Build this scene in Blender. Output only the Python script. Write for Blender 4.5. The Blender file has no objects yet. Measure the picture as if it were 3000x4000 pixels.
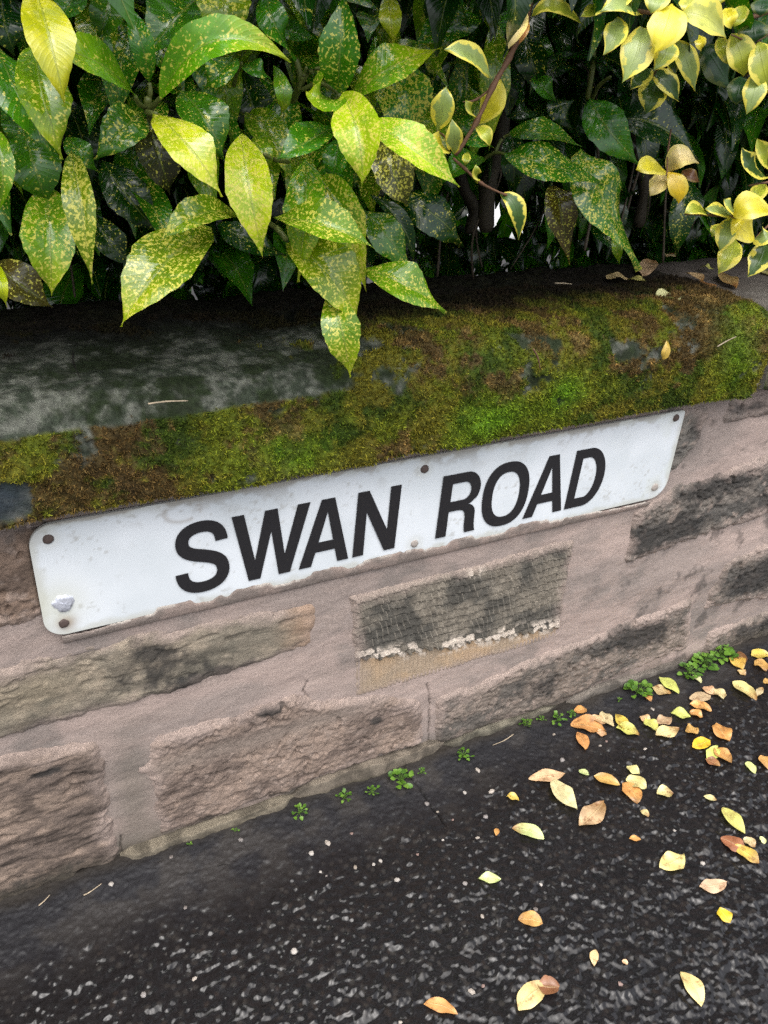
import bpy, math, random
import numpy as np
from mathutils import Vector, Matrix

random.seed(7)
rng = np.random.default_rng(7)
scene = bpy.context.scene
COL = scene.collection

# ------------------------------------------------------------------ camera
# World: X runs along the wall, Y goes into the wall, Z is up, metres. Wall face at y = 0, pavement at z = 0.
CAM = Vector((-0.4929, -0.8421, 1.0452))
cam_data = bpy.data.cameras.new('camera')
cam_data.sensor_fit = 'VERTICAL'
cam_data.sensor_height = 24.0
cam_data.lens = 24.0 * 3264.57 / 4000.0
cam_data.clip_start = 0.01
cam_data.clip_end = 500.0
cam = bpy.data.objects.new('camera', cam_data)
right = Vector((0.8932898, -0.4461925, 0.0542731))
down = Vector((-0.1834287, -0.4721104, -0.8622444))
fwd = Vector((0.4103502, 0.7602789, -0.5035762))
rot = Matrix((right, -down, -fwd)).transposed()
cam.matrix_world = Matrix.Translation(CAM) @ rot.to_4x4()
COL.objects.link(cam)
scene.camera = cam

# ------------------------------------------------------------------ sky, sun, exposure
SUN_EL, SUN_AZ = math.radians(70), math.radians(205)      # azimuth clockwise from +Y: behind and left of the camera
world = bpy.data.worlds.new('World')
scene.world = world
world.use_nodes = True
wn = world.node_tree
wn.nodes.clear()
w_out = wn.nodes.new('ShaderNodeOutputWorld')
w_bg = wn.nodes.new('ShaderNodeBackground')
w_hs = wn.nodes.new('ShaderNodeHueSaturation')
w_sky = wn.nodes.new('ShaderNodeTexSky')
w_sky.sky_type = 'NISHITA'
w_sky.sun_disc = False
w_sky.sun_elevation = SUN_EL
w_sky.sun_rotation = SUN_AZ
w_sky.dust_density = 4.0
w_sky.air_density = 1.0
w_hs.inputs['Saturation'].default_value = 0.29
w_bg.inputs['Strength'].default_value = 0.15
wn.links.new(w_sky.outputs['Color'], w_hs.inputs['Color'])
wn.links.new(w_hs.outputs['Color'], w_bg.inputs['Color'])
wn.links.new(w_bg.outputs['Background'], w_out.inputs['Surface'])

sun_data = bpy.data.lights.new('sun', 'SUN')
sun_data.energy = 1.2
sun_data.angle = math.radians(75)
sun_data.color = (1.0, 0.95, 0.88)
sun = bpy.data.objects.new('sun', sun_data)
to_sun = Vector((math.sin(SUN_AZ) * math.cos(SUN_EL), math.cos(SUN_AZ) * math.cos(SUN_EL), math.sin(SUN_EL)))
sun.rotation_euler = (-to_sun).to_track_quat('-Z', 'Y').to_euler()
sun.location = (0, -3, 5)
COL.objects.link(sun)

scene.cycles.use_denoising = False
scene.view_settings.view_transform = 'Standard'
scene.view_settings.look = 'None'
scene.view_settings.exposure = 1.18
scene.view_settings.gamma = 1.0
scene.view_settings.use_curve_mapping = False

# ------------------------------------------------------------------ numpy noise
def _hash(ix, iy, seed):
    h = (ix.astype(np.int64) * 374761393 + iy.astype(np.int64) * 668265263 + seed * 1442695041) & 0xFFFFFFFF
    h = ((h ^ (h >> 13)) * 1274126177) & 0xFFFFFFFF
    h = ((h ^ (h >> 16)) * 2246822519) & 0xFFFFFFFF
    return ((h ^ (h >> 15)) & 0xFFFFFF) / float(0xFFFFFF)
def vnoise(x, y, seed=0):
    x0 = np.floor(x); y0 = np.floor(y)
    fx = x - x0; fy = y - y0
    fx = fx * fx * fx * (fx * (fx * 6 - 15) + 10); fy = fy * fy * fy * (fy * (fy * 6 - 15) + 10)
    a = _hash(x0, y0, seed); b = _hash(x0 + 1, y0, seed); c = _hash(x0, y0 + 1, seed); d = _hash(x0 + 1, y0 + 1, seed)
    return (a + (b - a) * fx) * (1 - fy) + (c + (d - c) * fx) * fy
def fbm(x, y, scale, seed=0, octaves=4, gain=0.5):
    """values about 0..1, feature size 1/scale metres"""
    t = 0.0; amp = 1.0; tot = 0.0
    for o in range(octaves):
        ca, sa = math.cos(o * 1.1 + .3), math.sin(o * 1.1 + .3)
        X = (x * ca - y * sa) * scale if o else x * scale
        Y = (x * sa + y * ca) * scale if o else y * scale
        t = t + amp * vnoise(X + 17.3 * o, Y - 9.1 * o, seed + o * 31)
        tot += amp; amp *= gain; scale *= 2.07
    return t / tot
def cells(x, y, scale, seed=0):
    """distance to nearest jittered point, and that cell's random value"""
    X = x * scale; Y = y * scale
    x0 = np.floor(X); y0 = np.floor(Y)
    best = np.full(X.shape, 9.0); val = np.zeros(X.shape)
    for i in (-1, 0, 1):
        for j in (-1, 0, 1):
            cx = x0 + i; cy = y0 + j
            d = np.hypot(cx + _hash(cx, cy, seed) - X, cy + _hash(cx, cy, seed + 5) - Y)
            m = d < best
            best = np.where(m, d, best); val = np.where(m, _hash(cx, cy, seed + 11), val)
    return best, val
def sstep(a, b, x):
    t = np.clip((x - a) / (b - a), 0, 1)
    return t * t * (3 - 2 * t)
def blob(x, y, cx, cy, rx, ry):
    return np.exp(-(((x - cx) / rx) ** 2 + ((y - cy) / ry) ** 2))
def mixc(a, b, t):
    t = np.asarray(t)[..., None]
    return np.asarray(a) * (1 - t) + np.asarray(b) * t
def poly_sd(px, py, poly):
    """signed distance to a closed polygon, negative inside"""
    n = len(poly); d = np.full(px.shape, 1e9); inside = np.zeros(px.shape, bool)
    for i in range(n):
        ax, ay = poly[i]; bx, by = poly[(i + 1) % n]
        ex, ey = bx - ax, by - ay
        t = np.clip(((px - ax) * ex + (py - ay) * ey) / (ex * ex + ey * ey), 0, 1)
        d = np.minimum(d, np.hypot(px - ax - t * ex, py - ay - t * ey))
        c = ((ay > py) != (by > py))
        with np.errstate(divide='ignore', invalid='ignore'):
            xi = ax + (py - ay) / (by - ay if by != ay else 1e-9) * ex
        inside ^= c & (px < xi)
    return np.where(inside, -d, d)

# ------------------------------------------------------------------ mesh helpers
def mesh_from(name, verts, faces_flat, starts, totals, smooth=True, color=None, uv=None):
    me = bpy.data.meshes.new(name)
    verts = np.asarray(verts, np.float32).reshape(-1, 3)
    me.vertices.add(len(verts)); me.vertices.foreach_set('co', verts.ravel())
    faces_flat = np.asarray(faces_flat, np.int32)
    me.loops.add(len(faces_flat)); me.loops.foreach_set('vertex_index', faces_flat)
    me.polygons.add(len(starts))
    me.polygons.foreach_set('loop_start', np.asarray(starts, np.int32))
    me.polygons.foreach_set('loop_total', np.asarray(totals, np.int32))
    me.polygons.foreach_set('use_smooth', np.full(len(starts), smooth))
    if color is not None:
        at = me.color_attributes.new('Col', 'FLOAT_COLOR', 'POINT')
        at.data.foreach_set('color', np.asarray(color, np.float32).reshape(-1, 4).ravel())
    if uv is not None:
        l = me.uv_layers.new(name='UVMap')
        l.data.foreach_set('uv', np.asarray(uv, np.float32).reshape(-1, 2)[faces_flat].ravel())
    me.update(); me.validate()
    return me
def grid_mesh(name, P, color=None, mask=None, smooth=True, uv=None, flip=False):
    """P: (n, m, 3). mask: (n-1, m-1) quads to keep"""
    n, m = P.shape[:2]
    idx = np.arange(n * m).reshape(n, m)
    q = np.stack([idx[:-1, :-1], idx[1:, :-1], idx[1:, 1:], idx[:-1, 1:]], -1).reshape(-1, 4)
    if flip: q = q[:, ::-1]
    if mask is not None:
        q = q[mask.ravel()]
    V = P.reshape(-1, 3); c = None if color is None else color.reshape(-1, 4); u = None if uv is None else uv.reshape(-1, 2)
    if mask is not None:
        used = np.unique(q); re = np.zeros(n * m, np.int64); re[used] = np.arange(len(used)); q = re[q]
        V = V[used]; c = None if c is None else c[used]; u = None if u is None else u[used]
    return mesh_from(name, V, q.ravel(), np.arange(len(q)) * 4, np.full(len(q), 4), smooth, c, u)
def rgba(rgb, a=1.0):
    rgb = np.asarray(rgb); A = np.broadcast_to(np.asarray(a, float), rgb.shape[:-1])[..., None]
    return np.concatenate([rgb, A], -1)
WORLD_AT = {}                                                # object name -> world position of its origin
def place(name, me, mat, parent=None, loc=(0, 0, 0)):
    o = bpy.data.objects.new(name, me)
    if mat is not None and not me.materials: me.materials.append(mat)
    COL.objects.link(o)
    WORLD_AT[o.name] = Vector(loc)
    if parent is not None:
        o.parent = parent; o.location = Vector(loc) - WORLD_AT[parent.name]
    else:
        o.location = loc
    return o
def thing(name, label, cat, loc=(0, 0, 0), group=None):
    o = bpy.data.objects.new(name, None)
    o.empty_display_size = 0.02
    COL.objects.link(o); o.location = loc; WORLD_AT[o.name] = Vector(loc)
    return tag(o, label, cat, group)
def tag(o, label=None, cat=None, group=None, kind=None):
    if label: o['label'] = label
    if cat: o['category'] = cat
    if group: o['group'] = group
    if kind: o['kind'] = kind
    return o
def tube(pts, r0, r1=None, sides=7, col=(0.1, 0.06, 0.03), knots=0.0, seed=0):
    pts = [Vector(p) for p in pts]; r1 = r0 * .6 if r1 is None else r1
    # resample with Catmull-Rom
    out = []
    for i in range(len(pts) - 1):
        p0 = pts[max(i - 1, 0)]; p1 = pts[i]; p2 = pts[i + 1]; p3 = pts[min(i + 2, len(pts) - 1)]
        for k in range(5):
            t = k / 5
            out.append(.5 * ((2 * p1) + (p2 - p0) * t + (2 * p0 - 5 * p1 + 4 * p2 - p3) * t * t + (3 * p1 - p0 - 3 * p2 + p3) * t ** 3))
    out.append(pts[-1])
    n = len(out); V = []; rr = random.Random(seed)
    for i, p in enumerate(out):
        d = (out[min(i + 1, n - 1)] - out[max(i - 1, 0)]).normalized()
        a = d.orthogonal().normalized(); b = d.cross(a)
        r = (r0 + (r1 - r0) * i / (n - 1)) * (1 + knots * (rr.random() - .5) + (knots * 1.2 if i % 5 == 0 else 0))
        if i in (0, n - 1): r *= .6
        for s in range(sides):
            an = 2 * math.pi * s / sides
            V.append(p + a * (r * math.cos(an)) + b * (r * math.sin(an)))
    F = []
    for i in range(n - 1):
        for s in range(sides):
            F.append((i * sides + s, i * sides + (s + 1) % sides, (i + 1) * sides + (s + 1) % sides, (i + 1) * sides + s))
    V = np.array([tuple(v) for v in V]); q = np.array(F)
    ends = [list(range(sides))[::-1], list(range((n - 1) * sides, n * sides))]
    flat = list(q.ravel()) + ends[0] + ends[1]
    starts = list(np.arange(len(q)) * 4) + [len(q) * 4, len(q) * 4 + sides]
    tot = [4] * len(q) + [sides] * 2
    c = np.tile(np.array([*col, 1.0]), (len(V), 1)); c[:, :3] *= rng.uniform(.75, 1.25, (len(V), 1))
    return V, flat, starts, tot, c

# ------------------------------------------------------------------ materials
def new_mat(name):
    m = bpy.data.materials.new(name); m.use_nodes = True
    nt = m.node_tree; nt.nodes.clear()
    out = nt.nodes.new('ShaderNodeOutputMaterial'); b = nt.nodes.new('ShaderNodeBsdfPrincipled')
    nt.links.new(b.outputs[0], out.inputs['Surface'])
    return m, nt, b, out
def node(nt, t, **kw):
    n = nt.nodes.new(t)
    for k, v in kw.items():
        if k in n.inputs.keys(): n.inputs[k].default_value = v
        else: setattr(n, k, v)
    return n
def mathn(nt, op, a, b=None, clamp=False):
    n = nt.nodes.new('ShaderNodeMath'); n.operation = op; n.use_clamp = clamp
    for i, v in enumerate((a, b)):
        if v is None: continue
        if hasattr(v, 'node'): nt.links.new(v, n.inputs[i])
        else: n.inputs[i].default_value = v
    return n.outputs[0]
def mixn(nt, fac, a, b, blend='MIX'):
    n = nt.nodes.new('ShaderNodeMix'); n.data_type = 'RGBA'; n.blend_type = blend
    for i, v in ((0, fac), (6, a), (7, b)):
        if hasattr(v, 'node'): nt.links.new(v, n.inputs[i])
        else: n.inputs[i].default_value = v if i == 0 else (*v, 1)
    return n.outputs[2]
def ramp(nt, fac, a, b):
    n = nt.nodes.new('ShaderNodeMapRange'); n.interpolation_type = 'SMOOTHSTEP'
    n.inputs['From Min'].default_value = a; n.inputs['From Max'].default_value = b
    nt.links.new(fac, n.inputs['Value'])
    return n.outputs[0]

def make_surface(name, rough=0.9, bump=0.3, bump_scale=900, speck=0.25, rough_from_alpha=False, spec=0.4, dist=0.0006, coarse=0.0):
    m, nt, b, out = new_mat(name)
    at = node(nt, 'ShaderNodeAttribute', attribute_name='Col')
    tc = node(nt, 'ShaderNodeTexCoord')
    n1 = node(nt, 'ShaderNodeTexNoise', Scale=bump_scale, Detail=4.0, Roughness=.65)
    n2 = node(nt, 'ShaderNodeTexNoise', Scale=bump_scale * .23, Detail=5.0, Roughness=.6)
    nt.links.new(tc.outputs['Object'], n1.inputs['Vector']); nt.links.new(tc.outputs['Object'], n2.inputs['Vector'])
    mv = mathn(nt, 'ADD', mathn(nt, 'MULTIPLY', mathn(nt, 'SUBTRACT', n1.outputs[0], .5), speck * 2.2), mathn(nt, 'MULTIPLY', mathn(nt, 'SUBTRACT', n2.outputs[0], .5), speck * 1.6))
    mv = mathn(nt, 'ADD', mv, 1.0)
    vec = nt.nodes.new('ShaderNodeVectorMath'); vec.operation = 'SCALE'
    nt.links.new(at.outputs['Color'], vec.inputs[0]); nt.links.new(mv, vec.inputs['Scale'])
    nt.links.new(vec.outputs[0], b.inputs['Base Color'])
    bp = node(nt, 'ShaderNodeBump', Strength=bump, Distance=dist)
    nt.links.new(n1.outputs[0], bp.inputs['Height']); nt.links.new(bp.outputs[0], b.inputs['Normal'])
    if coarse:                                               # crisp pits and grains on top of the modelled relief
        n3 = node(nt, 'ShaderNodeTexNoise', Scale=bump_scale * .42, Detail=9.0, Roughness=.72)
        nt.links.new(tc.outputs['Object'], n3.inputs['Vector'])
        b2 = node(nt, 'ShaderNodeBump', Strength=1.0, Distance=coarse)
        nt.links.new(n3.outputs[0], b2.inputs['Height']); nt.links.new(bp.outputs[0], b2.inputs['Normal']); nt.links.new(b2.outputs[0], b.inputs['Normal'])
    b.inputs['Specular IOR Level'].default_value = spec
    if rough_from_alpha: nt.links.new(at.outputs['Alpha'], b.inputs['Roughness'])
    else: b.inputs['Roughness'].default_value = rough
    return m
M_STONE = make_surface('sandstone', .92, .8, 900, .5, dist=.0008, coarse=.0030)
M_MORTAR = make_surface('lime_mortar', .94, .9, 1300, .42, dist=.0007, coarse=.0018)
M_COPING = make_surface('coping_gritstone', .9, .8, 700, .5, spec=.25, coarse=.003)
M_MOSS = make_surface('moss', .85, 0.0, 600, .35, spec=.2)
M_TARMAC = make_surface('wet_tarmac', .2, .22, 480, .5, rough_from_alpha=True, spec=.38)
M_GARDEN = make_surface('garden_path', .5, .2, 60, .15)
M_BARK = make_surface('bark', .7, .5, 500, .35)
M_PLATE = make_surface('painted_plate', .38, .04, 1500, .03, spec=.5)
M_CHIP = make_surface('stone_chip_surface', .45, .4, 900, .25)
M_WEED = make_surface('weed_leaf', .45, .1, 600, .18, spec=.4)

def make_flat(name, color, rough=.5, metallic=0.0, bump=0.0, var=.12):
    m, nt, b, out = new_mat(name)
    tc = node(nt, 'ShaderNodeTexCoord'); n = node(nt, 'ShaderNodeTexNoise', Scale=160.0, Detail=4.0)
    nt.links.new(tc.outputs['Object'], n.inputs['Vector'])
    c = mixn(nt, n.outputs[0], tuple(x * (1 - var) for x in color), tuple(min(1, x * (1 + var)) for x in color))
    nt.links.new(c, b.inputs['Base Color'])
    b.inputs['Roughness'].default_value = rough; b.inputs['Metallic'].default_value = metallic
    if bump:
        bp = node(nt, 'ShaderNodeBump', Strength=bump, Distance=.001)
        nt.links.new(n.outputs[0], bp.inputs['Height']); nt.links.new(bp.outputs[0], b.inputs['Normal'])
    return m
M_LETTER = make_flat('black_vinyl', (.016, .015, .017), .42)
M_RUST = make_flat('rusted_steel', (.085, .06, .052), .75, .2, .5, .45)
M_PALE_RUST = make_flat('painted_screw', (.33, .29, .26), .7, 0, .4, .3)
M_SILVER = make_flat('silver_sealant', (.66, .68, .76), .28, .45, 1.0, .12)

def leaf_material(name, mode):
    m, nt, b, out = new_mat(name)
    at = node(nt, 'ShaderNodeAttribute', attribute_name='Col')
    uv = node(nt, 'ShaderNodeUVMap', uv_map='UVMap')
    sx = nt.nodes.new('ShaderNodeSeparateXYZ'); nt.links.new(uv.outputs[0], sx.inputs[0])
    oi = nt.nodes.new('ShaderNodeObjectInfo')
    tc = nt.nodes.new('ShaderNodeTexCoord')
    off = nt.nodes.new('ShaderNodeVectorMath'); off.operation = 'ADD'
    cb = nt.nodes.new('ShaderNodeCombineXYZ')
    for i in range(3): nt.links.new(mathn(nt, 'MULTIPLY', oi.outputs['Random'], 3.7 + i), cb.inputs[i])
    nt.links.new(tc.outputs['Object'], off.inputs[0]); nt.links.new(cb.outputs[0], off.inputs[1])
    vec = off.outputs[0]
    ax = mathn(nt, 'ABSOLUTE', sx.outputs[0])                    # 0 at midrib .. 1 at margin
    base = at.outputs['Color']
    big = node(nt, 'ShaderNodeTexNoise', Scale=55.0, Detail=3.0); nt.links.new(vec, big.inputs['Vector'])
    if mode == 'aucuba':
        shade = mixn(nt, ramp(nt, big.outputs[0], .35, .68), (.75, .8, .7), (1.25, 1.15, 1.0))
        col = mixn(nt, 1.0, base, shade, 'MULTIPLY')
        sp = node(nt, 'ShaderNodeTexNoise', Scale=400.0, Detail=2.0, Roughness=.5); nt.links.new(vec, sp.inputs['Vector'])
        sp2 = node(nt, 'ShaderNodeTexNoise', Scale=150.0, Detail=3.0, Roughness=.6); nt.links.new(vec, sp2.inputs['Vector'])
        # density threshold from alpha
        s = mathn(nt, 'ADD', mathn(nt, 'MULTIPLY', sp.outputs[0], .66), mathn(nt, 'MULTIPLY', sp2.outputs[0], .34))
        th = mathn(nt, 'SUBTRACT', mathn(nt, 'SUBTRACT', .685, mathn(nt, 'MULTIPLY', at.outputs['Alpha'], .185)), mathn(nt, 'MULTIPLY', big.outputs[0], .09))
        msk = nt.nodes.new('ShaderNodeMapRange'); msk.interpolation_type = 'SMOOTHSTEP'
        nt.links.new(s, msk.inputs['Value']); nt.links.new(th, msk.inputs['From Min']); nt.links.new(mathn(nt, 'ADD', th, .04), msk.inputs['From Max'])
        col = mixn(nt, mathn(nt, 'MULTIPLY', msk.outputs[0], .92), col, (.70, .66, .11))
        rib = mathn(nt, 'SUBTRACT', 1.0, ramp(nt, ax, .02, .07))
        col = mixn(nt, mathn(nt, 'MULTIPLY', rib, .45), col, (.26, .32, .06))
        # wavy side veins as bump
        ph = mathn(nt, 'SUBTRACT', mathn(nt, 'MULTIPLY', sx.outputs[1], 62.0), mathn(nt, 'MULTIPLY', ax, 9.0))
        vein = mathn(nt, 'POWER', mathn(nt, 'ABSOLUTE', mathn(nt, 'SINE', ph)), 8.0)
        hgt = mathn(nt, 'SUBTRACT', mathn(nt, 'MULTIPLY', big.outputs[0], .9), mathn(nt, 'ADD', mathn(nt, 'MULTIPLY', vein, .14), mathn(nt, 'MULTIPLY', rib, .5)))
        rough, coat, trans, bstr = .21, .6, .36, .6
        b.inputs['Specular IOR Level'].default_value = .5
    elif mode == 'privet':
        ed = node(nt, 'ShaderNodeTexNoise', Scale=120.0, Detail=3.0); nt.links.new(vec, ed.inputs['Vector'])
        e = mathn(nt, 'ADD', ax, mathn(nt, 'MULTIPLY', mathn(nt, 'SUBTRACT', ed.outputs[0], .5), 1.3))
        msk = mathn(nt, 'MULTIPLY', ramp(nt, e, .58, .74), at.outputs['Alpha'])
        shade = mixn(nt, ramp(nt, big.outputs[0], .35, .68), (.8, .8, .75), (1.2, 1.15, 1.1))
        col = mixn(nt, msk, mixn(nt, 1.0, base, shade, 'MULTIPLY'), (.78, .68, .10))
        rib = mathn(nt, 'SUBTRACT', 1.0, ramp(nt, ax, .02, .08))
        hgt = mathn(nt, 'SUBTRACT', big.outputs[0], mathn(nt, 'MULTIPLY', rib, .5))
        rough, coat, trans, bstr = .34, .2, .28, .4
    else:
        bl = node(nt, 'ShaderNodeTexNoise', Scale=95.0, Detail=4.0, Roughness=.65); nt.links.new(vec, bl.inputs['Vector'])
        msk = mathn(nt, 'MULTIPLY', ramp(nt, bl.outputs[0], .52, .68), at.outputs['Alpha'])
        shade = mixn(nt, ramp(nt, big.outputs[0], .3, .7), (.78, .74, .68), (1.18, 1.15, 1.1))
        col = mixn(nt, msk, mixn(nt, 1.0, base, shade, 'MULTIPLY'), (.16, .055, .015))
        rib = mathn(nt, 'SUBTRACT', 1.0, ramp(nt, ax, .03, .09))
        col = mixn(nt, mathn(nt, 'MULTIPLY', rib, .25), col, (.6, .5, .25))
        hgt = mathn(nt, 'SUBTRACT', big.outputs[0], mathn(nt, 'MULTIPLY', rib, .6))
        rough, coat, trans, bstr = .42, .25, .12, .5
    nt.links.new(col, b.inputs['Base Color'])
    b.inputs['Roughness'].default_value = rough
    b.inputs['Coat Weight'].default_value = coat; b.inputs['Coat Roughness'].default_value = .11
    bp = node(nt, 'ShaderNodeBump', Strength=bstr, Distance=.0016); nt.links.new(hgt, bp.inputs['Height']); nt.links.new(bp.outputs[0], b.inputs['Normal'])
    tr = nt.nodes.new('ShaderNodeBsdfTranslucent')
    nt.links.new(mixn(nt, 1.0, col, (1.25, 1.2, .5), 'MULTIPLY'), tr.inputs['Color'])
    mx = nt.nodes.new('ShaderNodeMixShader'); mx.inputs[0].default_value = trans
    nt.links.new(b.outputs[0], mx.inputs[1]); nt.links.new(tr.outputs[0], mx.inputs[2])
    nt.links.new(mx.outputs[0], out.inputs['Surface'])
    return m
M_AUCUBA = leaf_material('spotted_laurel_leaf', 'aucuba')
M_PRIVET = leaf_material('variegated_leaf', 'privet')
M_FALLEN = leaf_material('fallen_leaf', 'fallen')

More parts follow.
